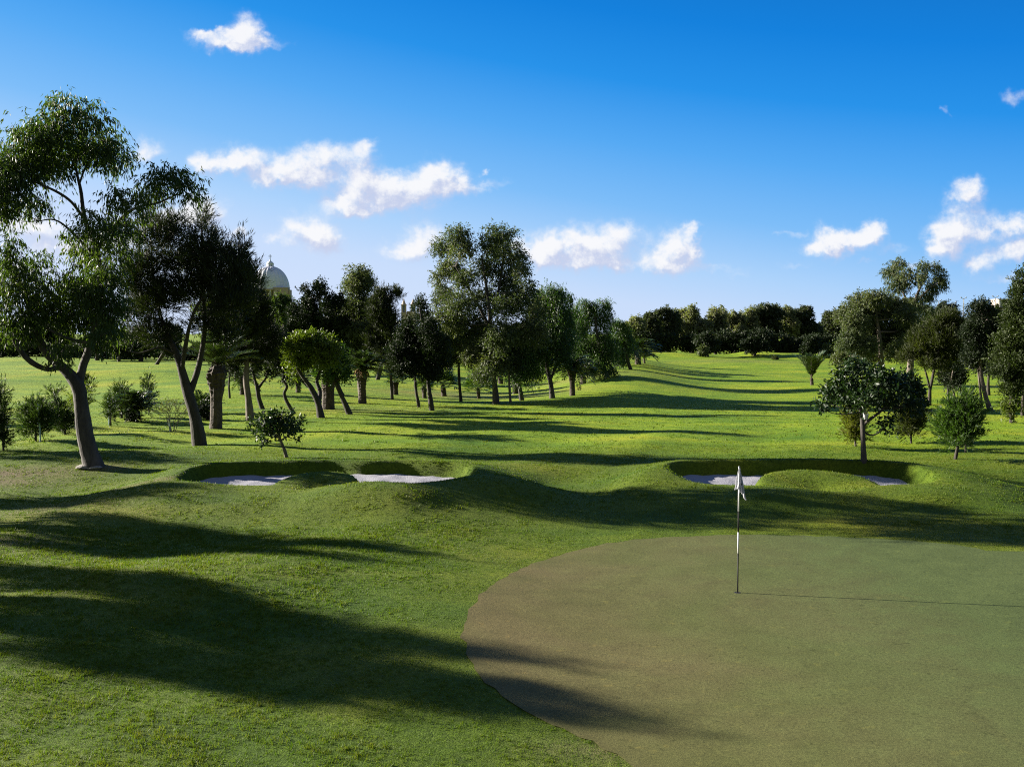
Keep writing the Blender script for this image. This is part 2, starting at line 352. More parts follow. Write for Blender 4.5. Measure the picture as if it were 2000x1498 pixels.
SEED = [7]
def tree(name, kind, base, trunks, clumps, label, cat='tree', group=None, bark='dark', mat=None, dens=1.0, Y=None, flat=.8, twigs=True, dy=0):
    """trunks: polylines of (px, py, width px[, extra depth]); clumps: (px, py, rx, ry[, depth offset])"""
    SEED[0] += 1; rng = np.random.default_rng(SEED[0]); K = KIND[kind]
    g = ground_at(*base) if Y is None else None
    if g is None:
        p = at(base[0], base[1], Y); g = np.array([p[0], Y, float(hz(p[0], Y))])
    Yb = g[1]; s = depth(Yb) / F
    root = thing(name, tuple(g), label, cat, group)
    xs = [c[0] for c in clumps]; half = max(10, (max(xs) - min(xs)) / 2 + 15) * s * flat
    mb = MB(); skel = []; skr = []
    for ti, tr in enumerate(trunks):
        P = []; Rd = []; drift = 0 if ti == 0 else rng.uniform(-.5, .5) * half
        for i, q in enumerate(tr):
            dd = q[3] if len(q) > 3 else (drift * i / max(1, len(tr) - 1))
            p = at(q[0], q[1], Yb + dd)
            P.append(p); Rd.append(q[2] * s / 2)
        if abs(tr[0][0] - base[0]) < 1 and abs(tr[0][1] - base[1]) < 1:
            P[0] = g.copy(); d0 = unit(P[1] - P[0]); P.insert(0, g - d0 * .35); Rd.insert(0, Rd[0] * 1.25); Rd[1] *= 1.12
        pp, rr = resample(P, Rd, max(.12, 3 * s)); kk = np.linspace(0, len(pp) / 4, len(pp)); ph = rng.uniform(0, 6, 3); pp[1:] = pp[1:] + (.10 * rr[:, None] * np.sin(kk[:, None] + ph))[1:]
        mb.tube(pp, rr * (1 + .05 * np.sin(kk * 1.7 + ph[0])), 10, .02, rng); skel.append(pp); skr.append(rr)
    SK = np.vstack(skel); SR = np.concatenate(skr)
    cl = []
    for c in clumps:
        off = (c[4] * half if len(c) > 4 else rng.uniform(-.6, .6) * half) + dy
        p = at(c[0], c[1], Yb + off); rx, ry = c[2] * s, c[3] * s
        cl.append((p, np.array([rx, max(.5 * (rx + ry), .4 * half * .5), ry])))
    V, val, subs = crown_leaves(cl, K, rng, s * 2, dens)
    top = SK[:, 2] > g[2] + .30 * (SK[:, 2].max() - g[2])
    SK2, SR2 = SK[top], SR[top]
    for (c, sc) in subs:
        d = np.linalg.norm(SK2 - c, axis=1) + 1.2 * np.maximum(0, SK2[:, 2] - c[2] + .1)
        i = int(np.argmin(d)); p0, r0 = SK2[i], max(SR2[i] * .55, s * .8)
        mid = .5 * (p0 + c) + np.array([0, 0, -.08 * np.linalg.norm(c - p0)]) + rng.normal(0, .05, 3) * np.linalg.norm(c - p0)
        pp, rr = resample([p0, mid, c], [r0, r0 * .65, max(r0 * .3, .4 * s)], max(.2, 6 * s)); mb.tube(pp, rr, 5, .04, rng)
        if twigs:
            for e in sc[:6]:
                m2 = .5 * (c + e) + rng.normal(0, .08, 3) * np.linalg.norm(e - c)
                pp, rr = resample([c, m2, e], [max(r0 * .3, .4 * s), max(r0 * .2, .3 * s), .2 * s], max(.2, 8 * s)); mb.tube(pp, rr, 3, 0, None, False)
    mb.build('trunk', M[bark], root, g)
    emit_leaves('crown', V, val, M[mat or K['mat']], root, g)
    return root, g, s

def round_tree(kind, base, c, label, group=None, name='gum_tree', mat=None, bark='dark', n=8, dens=1.0, Y=None, spiky=False):
    """free-standing crown filling the ellipse c = (px, py, rx, ry), trunk down to base"""
    rng = np.random.default_rng(int(c[0] * 7 + c[1])); cl = []
    for k in range(n):
        a = rng.uniform(0, 2 * math.pi); q = rng.uniform(.35, .75)
        r = rng.uniform(.38, .55)
        cl.append((c[0] + c[2] * q * math.cos(a), c[1] + c[3] * q * math.sin(a), c[2] * r, c[3] * r * (1.3 if spiky else 1)))
    cl += [(c[0], c[1], c[2] * .6, c[3] * .6, 0), (c[0] - c[2] * .1, c[1] + c[3] * .5, c[2] * .7, c[3] * .45, .2), (c[0], c[1] - c[3] * .62, c[2] * .4, c[3] * .36, 0)]
    w = max(3, c[2] * .22)
    return tree(name, kind, base, [[(base[0], base[1], w), (.5 * (base[0] + c[0]) + rng.uniform(-2, 2), .5 * (base[1] + c[1]), w * .8), (c[0], c[1], w * .35)]], cl, label, 'tree', group, bark, mat, dens, Y, twigs=False)

def palm(base, top, wb, wm, rad, label, group=None, name='date_palm', nf=44, style='date', mat='palm', Y=None, dead=False, up=.0, bushy=False, cat='palm', len_px=None):
    """base, top pixels of the trunk; wb/wm widths in px (foot, boss under the crown); rad frond length px"""
    SEED[0] += 1; rng = np.random.default_rng(SEED[0]); g = ground_at(*base); Yb = g[1]; s = depth(Yb) / F
    root = thing(name, tuple(g), label, cat, group)
    t = at(top[0], top[1], Yb); n = 46; sides = 22; u = np.linspace(0, 1, n)
    P = g[None] * (1 - u[:, None]) + t[None] * u[:, None]; P[0, 2] -= .15
    prof = np.interp(u, [0, .06, .45, .70, .88, 1], [wb * 1.06, wb, wb * .9, wb * .6 + wm * .4, wm, wm * .62]) * s / 2
    a = np.linspace(0, 2 * np.pi, sides, endpoint=False); hgt = np.linalg.norm(t - g)
    amp = np.interp(u, [0, .5, .75, 1], [.03, .05, .14, .2])[:, None]
    ph = u[:, None] * hgt / max(.12, 1.5 * s) * 3
    bump = 1 + amp * (np.sin(ph * 2 + a[None] * 6) * np.sin(ph * 2 - a[None] * 5)) + amp * .4 * rng.normal(0, 1, (n, sides))
    r = prof[:, None] * bump
    V = P[:, None, :] + np.stack([r * np.cos(a), r * np.sin(a), .0 * r], -1)
    V = V.reshape(-1, 3); i = np.arange(n - 1)[:, None] * sides; j = np.arange(sides)[None]; j2 = (j + 1) % sides
    mesh_np('trunk', V, np.stack([i + j, i + j2, i + sides + j2, i + sides + j], -1).reshape(-1, 4), M['ptrunk'], root, False, None, g)
    Ln = rad * s; Vs = []; val = []; mb = MB()
    for k in range(nf):
        az = k * 2.39996 + rng.uniform(-.3, .3); e = up + (k / nf) * (1.35 - up) * 1.0 - (.35 if style == 'date' and up == 0 else 0) + rng.uniform(-.1, .1)
        ll = Ln * rng.uniform(.8, 1.1); d = np.array([math.cos(az) * math.cos(e), math.sin(az) * math.cos(e), math.sin(e)])
        m = 26; q = np.linspace(0, 1, m)[:, None]
        hor = np.array([math.cos(az), math.sin(az), 0])
        if style == 'date':
            P2 = t + d * q * ll + np.array([0, 0, -1]) * (q ** 2.2) * ll * (.42 if up < .4 else .25) + hor * q ** 2 * ll * .1
            mb.tube(P2[::3], np.linspace(.02, .004, len(P2[::3])) * max(1, Ln / 2.2), 4, 0, None, False)
            T = unit(np.gradient(P2, axis=0)); side = unit(np.cross(T, np.array([0, 0, 1.0]))); upv = np.cross(side, T)
            sel = np.repeat(np.arange(3, m), 2 if Ln < 3 else 3)
            for sg in (-1, 1):
                jt = rng.uniform(-.5, .5, (len(sel), 1)); pp = P2[sel] + T[sel] * jt * ll / m
                qq = q[sel]
                lfl = ll * .24 * np.sqrt(np.sin(np.pi * np.clip(qq * .92 + .08, 0, 1))) * rng.uniform(.8, 1.15, (len(sel), 1))
                ld = unit(sg * side[sel] * 1.0 + T[sel] * (.55 + .5 * qq) + upv[sel] * rng.uniform(.05, .5, (len(sel), 1)) + rng.normal(0, .1, (len(sel), 3)))
                wv = unit(np.cross(ld, upv[sel] + rng.normal(0, .3, (len(sel), 3)))) * max(.016, .8 * s)
                mid = pp + ld * lfl * .4
                Vs.append(np.stack([pp, mid + wv, pp + ld * lfl, mid - wv], 1).reshape(-1, 3)); val.append(rng.uniform(.1, 1, len(sel)))
        else:
            tip = t + d * ll * .55 - np.array([0, 0, .06 * ll]); mb.tube(np.array([t, .5 * (t + tip) + [0, 0, .03 * ll], tip]), [.012, .01, .008], 4, 0, None, False)
            side = unit(np.cross(d, np.array([0, 0, 1.0]))); nb = 18; th = np.linspace(-1.75, 1.75, nb)[:, None]
            ld = unit(d * np.cos(th) + side * np.sin(th) + np.array([0, 0, -.25]) + rng.normal(0, .06, (nb, 3)))
            lfl = ll * .48 * (1 - .2 * np.abs(th) / 1.75); pp = np.repeat(tip[None], nb, 0)
            wv = unit(np.cross(ld, unit(np.cross(side, d)) + rng.normal(0, .2, (nb, 3)))) * max(.03, 1.1 * s)
            mid = pp + ld * lfl * .6
            Vs.append(np.stack([pp, mid + wv, pp + ld * lfl, mid - wv], 1).reshape(-1, 3)); val.append(np.full(nb, rng.uniform(.1, .7)) + rng.uniform(0, .3, nb))
    emit_leaves('crown', np.vstack(Vs), np.clip(np.concatenate(val), 0, 1), M[mat], root, g)
    if mb.n: mb.build('frond_stalks', M['fan'] if style != 'date' else M['ptrunk'], root, g)
    if dead:
        md = MB()
        for k in range(26):
            az = rng.uniform(0, 6.28); ll = rng.uniform(.5, 1.0) * wm * s; h = np.array([math.cos(az), math.sin(az), 0])
            o = t + h * wm * s * .3 + np.array([0, 0, -rng.uniform(0, .4) * ll])
            md.tube(np.array([o, o + h * ll * .3 + [0, 0, .05 * ll], o + h * ll * .55 - [0, 0, .55 * ll]]), [.05 * wm * s, .04 * wm * s, .012 * wm * s], 4, 0, None, False)
        md.build('dry_fronds', M['dead'], root, g)
    return root

# ================================================================== SETTING: ground
def axis_pts(parts):
    out = []
    for a, b, st in parts: out += list(np.arange(a, b, st))
    return np.array(out)
def geo(a, b, s0, k=1.09):
    out = []; s = s0; x = a
    while x < b: out.append(x); s *= k; x += s
    return out + [b]
xp = geo(18, 2500, .2); ys = list(-np.array(geo(3, 120, .3))[::-1]) + list(np.arange(-2.8, 20, .2)) + list(np.arange(20, 30, .1)) + geo(30, 3500, .14, 1.035)
xs = np.array(list(-np.array(geo(16, 2500, .2))[::-1]) + list(np.arange(-15.9, 18, .14)) + xp); ys = np.array(ys)
X, Yg = np.meshgrid(xs, ys); Z = hz(X, Yg); nx, ny = len(xs), len(ys)
V = np.stack([X, Yg, Z], -1).reshape(-1, 3)
i = np.arange(ny - 1)[:, None] * nx; j = np.arange(nx - 1)[None]
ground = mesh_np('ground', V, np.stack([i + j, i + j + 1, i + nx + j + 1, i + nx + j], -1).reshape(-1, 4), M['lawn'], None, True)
tag(ground, kind='structure')
bare = np.zeros(len(V))
def add_bare(px, py, rx, ry, a):
    p = ground_at(px, py); bare[:] = np.maximum(bare, a * np.exp(-((V[:, 0] - p[0]) / rx) ** 2 - ((V[:, 1] - p[1]) / ry) ** 2))
for q in ((45, 925, 1.7, .55, 1.0), (10, 942, 1.5, .5, .7), (310, 937, 1.2, .3, .6), (190, 914, .8, .4, .8), (30, 1000, 2.2, .6, .35), (20, 1055, 1.5, .5, .45), (870, 772, 6, 5, .5), (1010, 775, 7, 4, .4), (1150, 735, 5, 5, .5), (1820, 802, 2, 1.2, .9), (700, 800, 5, 3, .3), (1175, 1470, .8, .35, .5), (1450, 705, 14, 6, .35)):
    add_bare(*q)
a = ground.data.attributes.new('bare', 'FLOAT', 'POINT'); a.data.foreach_set('value', bare.astype(np.float32))

def cdt_sheet(name, poly, step, zf, mat, skirt=.03, jit=.2):
    rng = np.random.default_rng(3); poly = [Vector(p) for p in poly]; n = len(poly)
    px = np.array([p[:] for p in poly]); gx = np.arange(px[:, 0].min(), px[:, 0].max(), step); gy = np.arange(px[:, 1].min(), px[:, 1].max(), step)
    pts = [Vector((x + rng.uniform(-jit, jit) * step, y + rng.uniform(-jit, jit) * step)) for x in gx for y in gy]
    vs, es, fs, *_ = geometry.delaunay_2d_cdt(poly + pts, [(k, (k + 1) % n) for k in range(n)], [list(range(n))], 1, 1e-4)
    P = np.array([v[:] for v in vs]); z = zf(P[:, 0], P[:, 1]); P = np.column_stack([P, z])
    return mesh_np(name, P, np.array([f[:] for f in fs]), mat, None, True)
# putting green outline
gp = [(1240, 1498), (1200, 1475), (1130, 1440), (1050, 1402), (980, 1360), (932, 1310), (908, 1258), (906, 1230), (916, 1190), (955, 1148), (1040, 1103), (1150, 1070), (1260, 1053), (1400, 1046), (1550, 1047), (1700, 1052), (1850, 1063), (2000, 1078)]
gw = [ground_at(*p)[:2] for p in gp] + [(14.2, 19.0), (16.2, 16), (16.6, 12), (15, 8), (11, 5.2), (6.5, 4.4), (3.6, 5.6), (2.2, 7.6)]
GP, _ = resample(np.array([(*p, 0) for p in gw + [gw[0]]]), np.zeros(len(gw) + 1), .25)
GP = GP[:-1, :2]; rg = np.random.default_rng(5); GP = GP + rg.normal(0, .028, GP.shape)
green = cdt_sheet('putting_green', GP[::-1], .35, lambda x, y: hz(x, y) + .012, M['green']); tag(green, kind='structure')
def in_poly(x, y, P):
    ins = np.zeros(x.shape, bool); q = np.roll(P, 1, 0)
    for (x1, y1), (x2, y2) in zip(P, q):
        c = ((y1 > y) != (y2 > y)) & (x < (x2 - x1) * (y - y1) / (y2 - y1 + 1e-12) + x1); ins ^= c
    return ins
def dist_poly(x, y, P):
    d = np.full(x.shape, 1e9)
    for p in P[::2]: d = np.minimum(d, (x - p[0]) ** 2 + (y - p[1]) ** 2)
    return np.sqrt(d)
for B in BUNK:
    th = np.linspace(0, 2 * np.pi, 60, endpoint=False); ex = 2 / 2.9
    poly = np.column_stack([B['cx'] + (B['a'] - .05) * np.sign(np.cos(th)) * np.abs(np.cos(th)) ** ex, B['cy'] + (B['b'] - .05) * np.sign(np.sin(th)) * np.abs(np.sin(th)) ** ex])
    sf = lambda x, y, B=B: FLOOR(y) + .015 * np.sin(x * 5 + y * 3) * np.sin(y * 6 - x) + .02 * np.sin(x * 1.4 + 1) + .01 * np.sin(x * 11 + 2 * np.sin(y * 5))
    sd = cdt_sheet('bunker_sand', poly, .16, sf, M['sand']); tag(sd, kind='structure')

# grass blades in the foreground and on the mounds
rg = np.random.default_rng(11); bx, by, bh, bw = [], [], [], []
def strew(n, y0, y1, hgt, wid, spread):
    t = n // 7; y = np.sqrt(rg.uniform(y0 ** 2, y1 ** 2, t)); x = rg.uniform(-1, 1, t) * (.60 * y + 1.0)
    th = rg.uniform(.45, 1.55, t)
    bx.append(np.repeat(x, 7) + rg.normal(0, spread, 7 * t)); by.append(np.repeat(y, 7) + rg.normal(0, spread, 7 * t)); bh.append(np.repeat(hgt * th, 7)); bw.append(np.full(7 * t, wid))
strew(330000, 6.2, 13, .034, .0085, .020); strew(300000, 13, 21, .042, .014, .030); strew(280000, 21, 34, .028, .020, .045); strew(70000, 34, 62, .05, .05, .07)
bx, by, bh, bw = map(np.concatenate, (bx, by, bh, bw))
clump = np.sin(bx * 3.1 + 2 * np.sin(by * 1.3)) * np.sin(by * 2.7 + np.sin(bx * 1.9)) + .5 * np.sin(bx * 9 + by * 4) * np.sin(by * 11 - bx * 3)
dg = dist_poly(bx, by, GP); ins = in_poly(bx, by, GP)
collar = sm(.0, 3.5, dg) * .62 + .30
collar = np.where(by < 12, np.maximum(collar, .55), collar) * (1 - .35 * sm(30, 40, by))
keep = ~ins & (rg.uniform(0, 1, len(bx)) < .70 + .28 * clump)
for B in BUNK: keep &= bunk_sd(B, bx, by) > -.24
bx, by, bh, bw, clump, collar = (q[keep] for q in (bx, by, bh, bw, clump, collar))
n = len(bx); bh = bh * collar * rg.uniform(.55, 1.35, n) * (1 + .25 * clump); bw = bw * rg.uniform(.7, 1.2, n)
bz = hz(bx, by) - .004; az = rg.uniform(0, 2 * np.pi, n); le = rg.normal(0, .45, (n, 2)) * bh[:, None]
b0 = np.stack([bx - np.cos(az) * bw / 2, by - np.sin(az) * bw / 2, bz], -1); b1 = np.stack([bx + np.cos(az) * bw / 2, by + np.sin(az) * bw / 2, bz], -1)
b2 = np.stack([bx + le[:, 0], by + le[:, 1], bz + bh], -1)
patch = .5 + .5 * np.sin(bx * .5 + 1.4 * np.sin(by * .31)) * np.sin(by * .43 + 1)
gv = np.clip(.10 + .25 * patch + .15 * clump + np.repeat(rg.uniform(0, .35, len(keep) // 7 + 1), 7)[:len(keep)][keep] + rg.uniform(0, .4, n) ** 1.2, 0, 1)
grass = mesh_np('grass', np.stack([b0, b1, b2], 1).reshape(-1, 3), np.arange(3 * n).reshape(-1, 3), M['blade'], None, False, gv)
tag(grass, kind='stuff', label='short mown grass blades round the green and bunkers', cat='grass')

# ================================================================== FLAG AND CUP
fb = ground_at(1440.5, 1159); fz = fb[2] + .012
flag = thing('flagstick', (fb[0], fb[1], fz), 'black and white banded golf flagstick with limp white flag, standing in the hole', 'flagstick')
ft = 2.145
for (z0, z1, mt, lab) in ((-.05, .68, 'black', 'black lowest band of the stick'), (.68, 1.04, 'white', 'white band between two black ones'), (1.04, 1.40, 'black', 'black upper band'), (1.40, ft, 'white', 'white top band carrying the flag')):
    b = MB(); b.lathe([(0, z0), (.0125, z0), (.0125, z1), (0, z1)], (0, 0, 0), 14); tag(b.build('pole_band', M[mt], flag), lab)
b = MB(); b.lathe([(0, ft), (.0175, ft), (.0175, ft + .012), (0, ft + .03)], (0, 0, 0), 12); b.build('pole_cap', M['steel'], flag)
# limp flag: folds hanging round the pole
nu, nv = 26, 22; s0 = depth(fb[1]) / F
uu, vv = np.meshgrid(np.linspace(0, 1, nu), np.linspace(0, 1, nv))
drop = .36 + .21 * uu ** 1.3 - .05 * np.sin(np.pi * uu) + .018 * np.sin(uu * 17)
xl = -.013 - .070 * vv ** .9; xr = .016 + .105 * vv ** 1.1
fx = xl + (xr - xl) * uu + .006 * np.sin(vv * 9 + uu * 4) * vv
fy = -.016 - .012 * vv + (.008 + .022 * vv) * np.sin(uu * 11 + .8 * vv) * np.minimum(1, 3 * vv + .15) + .008 * np.sin(uu * 23 + vv * 5) * vv
fzv = ft - .012 - vv * drop
FV = np.stack([fx, fy, fzv], -1).reshape(-1, 3); i = np.arange(nv - 1)[:, None] * nu; j = np.arange(nu - 1)[None]
fl = mesh_np('flag', FV, np.stack([i + j, i + j + 1, i + nu + j + 1, i + nu + j], -1).reshape(-1, 4), M['cloth'], flag, True, np.full((nv - 1) * (nu - 1), .5))
md = fl.modifiers.new('thickness', 'SOLIDIFY'); md.thickness = .003
b = MB(); b.box(.030, .046, -.052, -.049, 1.855, 1.885); e = b.build('emblem', M['black'], fl, None, False); tag(e, 'small dark mark on the flag')
b = MB(); b.lathe([(0, .002), (.050, .002), (.054, .004), (.057, .002), (.057, -.05)], (0, 0, 0), 28)  # flat disc on the turf, the hole's inner shade put into its black
cup = b.build('hole_cup', M['cup']); cup.location = (fb[0], fb[1], fz); tag(cup, 'dark disc for the shaded golf hole at the foot of the flagstick', 'golf hole')

# ================================================================== TREES, left group
tree('gum_tree', 'gum', (182, 912),
     [[(182, 912, 36), (168, 850, 30), (158, 790, 27), (152, 757, 26), (132, 727, 20), (95, 692, 17), (72, 655, 14), (58, 610, 10), (45, 560, 7)],
      [(153, 758, 18, 0), (163, 715, 15, .2), (180, 665, 14, .3), (192, 600, 12, .3), (195, 540, 11, .3), (190, 490, 10, .2), (172, 450, 9, .2), (163, 415, 8, .2), (158, 372, 6, .2), (150, 337, 5, .2), (143, 290, 4, .2)],
      [(163, 425, 6, .2), (140, 395, 5.5, -.2), (115, 377, 5, -.5), (80, 361, 4, -.8), (40, 345, 3, -1)],
      [(155, 360, 4, .2), (168, 325, 3.5, .6), (186, 308, 3, .9), (215, 300, 2, 1)],
      [(191, 485, 8, .2), (232, 432, 6.5, .4), (267, 406, 5, .5), (310, 396, 4, .5), (345, 380, 3, .5)],
      [(185, 500, 5, .2), (139, 452, 4, -.3), (107, 430, 3, -.5), (75, 432, 2, -.6)],
      [(118, 714, 13, 0), (95, 722, 10, -.4), (62, 708, 10, -.7), (40, 685, 9, -.9), (25, 662, 6, -1)],
      [(72, 660, 9, 0), (40, 664, 8, -.3), (0, 664, 7, -.5), (-50, 655, 5, -.6)],
      [(178, 672, 8, .3), (130, 660, 6, -.3), (90, 640, 4, -.5)]],
     [(150, 228, 55, 42), (105, 262, 60, 45), (45, 280, 60, 45), (195, 280, 55, 42), (225, 305, 34, 34), (15, 330, 60, 50), (5, 380, 40, 40), (65, 320, 55, 40), (-30, 310, 60, 60), (140, 290, 60, 36),
      (62, 395, 40, 26), (20, 415, 24, 16), (325, 342, 46, 24), (362, 356, 30, 22), (290, 362, 36, 24), (262, 392, 30, 24), (375, 385, 14, 14), (222, 385, 24, 26),
      (195, 440, 40, 36), (232, 455, 40, 40), (150, 452, 22, 14), (165, 490, 42, 36), (210, 520, 42, 46), (25, 512, 32, 36), (75, 520, 22, 36), (15, 570, 38, 45), (85, 565, 48, 42), (140, 560, 48, 50),
      (40, 620, 50, 34), (100, 612, 56, 36), (160, 620, 50, 36), (212, 590, 36, 52), (228, 642, 26, 22), (125, 682, 18, 26), (10, 470, 24, 22), (180, 560, 40, 40), (200, 655, 26, 20), (-40, 560, 50, 60), (-50, 640, 50, 30)],
     'tall forked gum tree with hanging leaves and leaning dark trunk, white stones at its foot', 'tree', None, 'bark', None, .52, None, .55)
tree('pine_tree', 'cas', (390, 870),
     [[(390, 870, 26), (380, 815, 22), (366, 762, 19), (355, 722, 16), (344, 690, 12), (325, 650, 9), (310, 605, 7), (300, 550, 5), (295, 470, 3)],
      [(371, 772, 13, 0), (386, 722, 11, .3), (395, 680, 10, .3), (400, 640, 8, .3), (398, 580, 7, .2), (396, 500, 5, .1), (394, 440, 3, 0)],
      [(355, 725, 9, 0), (362, 680, 8, -.4), (372, 630, 6, -.6), (390, 590, 5, -.7), (430, 560, 3, -.8)],
      [(400, 645, 6, .3), (420, 600, 5, .5), (445, 575, 4, .6), (470, 510, 2.5, .6)],
      [(340, 690, 6, 0), (310, 680, 4, -.5), (270, 690, 3, -.8), (235, 680, 2, -1)]],
     [(396, 425, 8, 20), (394, 450, 15, 24), (415, 470, 7, 18), (375, 475, 8, 20), (445, 500, 8, 22), (392, 498, 36, 32), (332, 475, 28, 32), (318, 440, 9, 18), (290, 470, 28, 38), (300, 438, 20, 16), (345, 452, 8, 18), (352, 520, 60, 44), (430, 520, 40, 40), (471, 482, 8, 20), (472, 505, 14, 18), (486, 492, 8, 8), (452, 540, 46, 44), (290, 540, 46, 52), (400, 580, 76, 40), (322, 590, 60, 44), (268, 615, 34, 44), (452, 600, 46, 44),
      (300, 655, 42, 30), (262, 670, 24, 16), (400, 640, 36, 26), (486, 545, 18, 36), (440, 660, 30, 24), (255, 560, 22, 34), (420, 478, 10, 22), (345, 440, 12, 20)],
     'dark feathery pine with pointed tips and forked leaning trunk, right of the tall gum', 'tree', None, 'dark', None, .62, None, .6)
tree('pine_tree', 'cas', (488, 822),
     [[(488, 822, 15), (485, 780, 13), (481, 735, 11), (484, 680, 8), (488, 600, 5), (490, 540, 3)]],
     [(480, 560, 28, 34), (505, 610, 28, 40), (478, 640, 46, 46), (520, 660, 22, 40), (440, 650, 34, 46), (470, 700, 44, 26), (455, 600, 30, 36), (520, 700, 22, 22), (468, 545, 20, 26), (430, 700, 24, 20)],
     'dark pine with straight pale trunk just right of the thick palm trunk', 'tree', None, 'pale', None, 1.0)
palm((422, 837), (424, 714), 24, 38, 88, 'thick trunked date palm standing just behind the forked pine', 'date palms among the trees', nf=40, up=.45)
tree('park_tree', 'lime', (626, 816), [[(626, 816, 14), (621, 785, 12), (608, 758, 10), (594, 740, 8), (580, 720, 5)], [(623, 788, 9, 0), (625, 765, 8, .3), (619, 740, 6, .5), (640, 700, 4, .5)]],
     [(612, 656, 14, 9), (588, 664, 13, 9), (634, 662, 11, 8), (566, 684, 10, 12), (582, 680, 26, 26), (600, 668, 26, 18), (620, 672, 26, 20), (644, 684, 22, 20), (605, 700, 34, 24), (638, 706, 30, 24), (585, 708, 22, 16), (570, 700, 14, 14), (575, 728, 15, 8), (650, 670, 12, 10)],
     'sunlit bright yellow green tree with a curved double trunk', 'tree')
tree('park_tree', 'lime', (683, 809), [[(683, 809, 11), (668, 777, 9), (655, 742, 7.5), (650, 705, 5)]],
     [(660, 696, 16, 20), (668, 715, 14, 18), (648, 722, 18, 16), (676, 735, 12, 12), (655, 740, 20, 12), (630, 730, 20, 14)],
     'small green tree leaning left, its straight trunk right of the curved double trunk', 'tree', mat='pepper')
palm((641, 799), (641, 735), 25, 24, 70, 'stout dark palm trunk behind the bright green tree', 'date palms among the trees', nf=30, up=.3)
tree('park_tree', 'broad', (574, 807), [[(574, 807, 7), (560, 784, 6.5), (555, 768, 6), (560, 755, 6), (554, 740, 5), (552, 700, 4)]],
     [(552, 690, 26, 26), (545, 665, 26, 26), (560, 715, 18, 14), (540, 705, 20, 20), (556, 735, 12, 10)], 'dark tree on a thin wavy trunk left of the bright green tree', 'tree', mat='cyp')
tree('park_tree', 'broad', (513, 799), [[(513, 799, 9), (506, 778, 8), (502, 757, 8), (497, 740, 5), (490, 710, 3)], [(503, 760, 6, 0), (512, 748, 5, .2), (521, 735, 4, .3), (525, 700, 3, .3)]],
     [(500, 700, 24, 24), (525, 695, 24, 26), (515, 670, 26, 26), (535, 725, 16, 12), (495, 725, 14, 10)], 'small dark tree with a Y shaped trunk left of the wavy trunk', 'tree', mat='cyp')
palm((708, 788), (706, 722), 16, 22, 62, 'date palm with orange dead fronds under a dark crown', 'date palms among the trees', nf=56, dead=True, up=.1)
tree('cypress_tree', 'cyp', (668, 772), [[(668, 772, 9), (640, 700, 7), (626, 600, 5), (624, 560, 3)]],
     [(625, 567, 14, 22), (597, 574, 9, 13), (604, 600, 22, 26), (640, 606, 22, 28), (602, 640, 34, 34), (640, 645, 34, 36), (575, 640, 18, 26), (668, 640, 22, 30), (612, 620, 26, 20), (665, 590, 12, 14), (572, 610, 12, 14), (600, 680, 40, 26)],
     'dark ragged cypress behind the bright green tree, right of the church dome', 'tree')
tree('gum_tree', 'gum2', (705, 772), [[(705, 772, 10), (700, 700, 8), (698, 620, 6), (697, 560, 4)]],
     [(697, 540, 27, 24), (690, 556, 26, 20), (712, 556, 20, 22), (698, 592, 32, 22), (684, 614, 30, 28), (722, 618, 28, 28), (700, 645, 44, 26), (665, 610, 16, 20), (745, 640, 16, 20), (680, 680, 40, 24), (716, 680, 36, 26)],
     'slender pale gum with a round top between the two dark cypresses', 'tree', bark='pale')
tree('pine_tree', 'cas', (766, 781), [[(766, 781, 6), (764, 740, 5.5), (760, 690, 5), (755, 620, 4), (752, 580, 2)]],
     [(752, 590, 22, 26), (774, 582, 8, 18), (745, 622, 30, 30), (761, 632, 18, 28), (735, 660, 28, 30), (768, 672, 28, 32), (752, 700, 26, 24), (770, 722, 16, 18), (735, 600, 12, 18)],
     'thin trunked dark pine left of the twin bell towers', 'tree')
tree('cypress_tree', 'cyp', (844, 802), [[(844, 802, 10), (838, 765, 8.5), (835, 730, 7), (828, 660, 5), (820, 600, 3)], [(818, 795, 7, .6), (813, 765, 6, .6), (811, 740, 5, .6), (808, 690, 4, .4)]],
     [(820, 600, 11, 16), (828, 622, 15, 18), (794, 656, 24, 24), (836, 645, 22, 26), (815, 680, 46, 32), (850, 685, 30, 32), (788, 700, 34, 32), (830, 715, 46, 26), (864, 705, 18, 22), (795, 725, 30, 16), (850, 735, 22, 12), (797, 634, 7, 10), (775, 690, 16, 24)],
     'broad black green cypress on two slim trunks in front of the bell towers', 'tree')
palm((772, 771), (771, 744), 12, 15, 30, 'short stubby palm in a patch of sun beside the thin pine', 'young palms on the grass', 'fan_palm', 20, 'fan', 'fan')
palm((829, 778), (828, 757), 9, 11, 26, 'short fan palm between the two slim cypress trunks', 'young palms on the grass', 'fan_palm', 20, 'fan', 'fan')
palm((867, 774), (865, 752), 11, 8, 42, 'spiky little fan palm right of the broad black green cypress', 'young palms on the grass', 'fan_palm', 34, 'fan', 'fan')
palm((935, 779), (934, 760), 7, 8, 42, 'spiky little fan palm just left of the big central gum trunk', 'young palms on the grass', 'fan_palm', 34, 'fan', 'fan')
palm((1007, 769), (1005, 742), 11, 14, 28, 'stubby palm trunk just right of the big central gum trunk', 'young palms on the grass', 'fan_palm', 22, 'fan', 'fan')
palm((978, 750), (977, 735), 10, 11, 26, 'stubby palm seen just behind the big central gum trunk', 'young palms on the grass', 'fan_palm', 18, 'fan', 'fan')
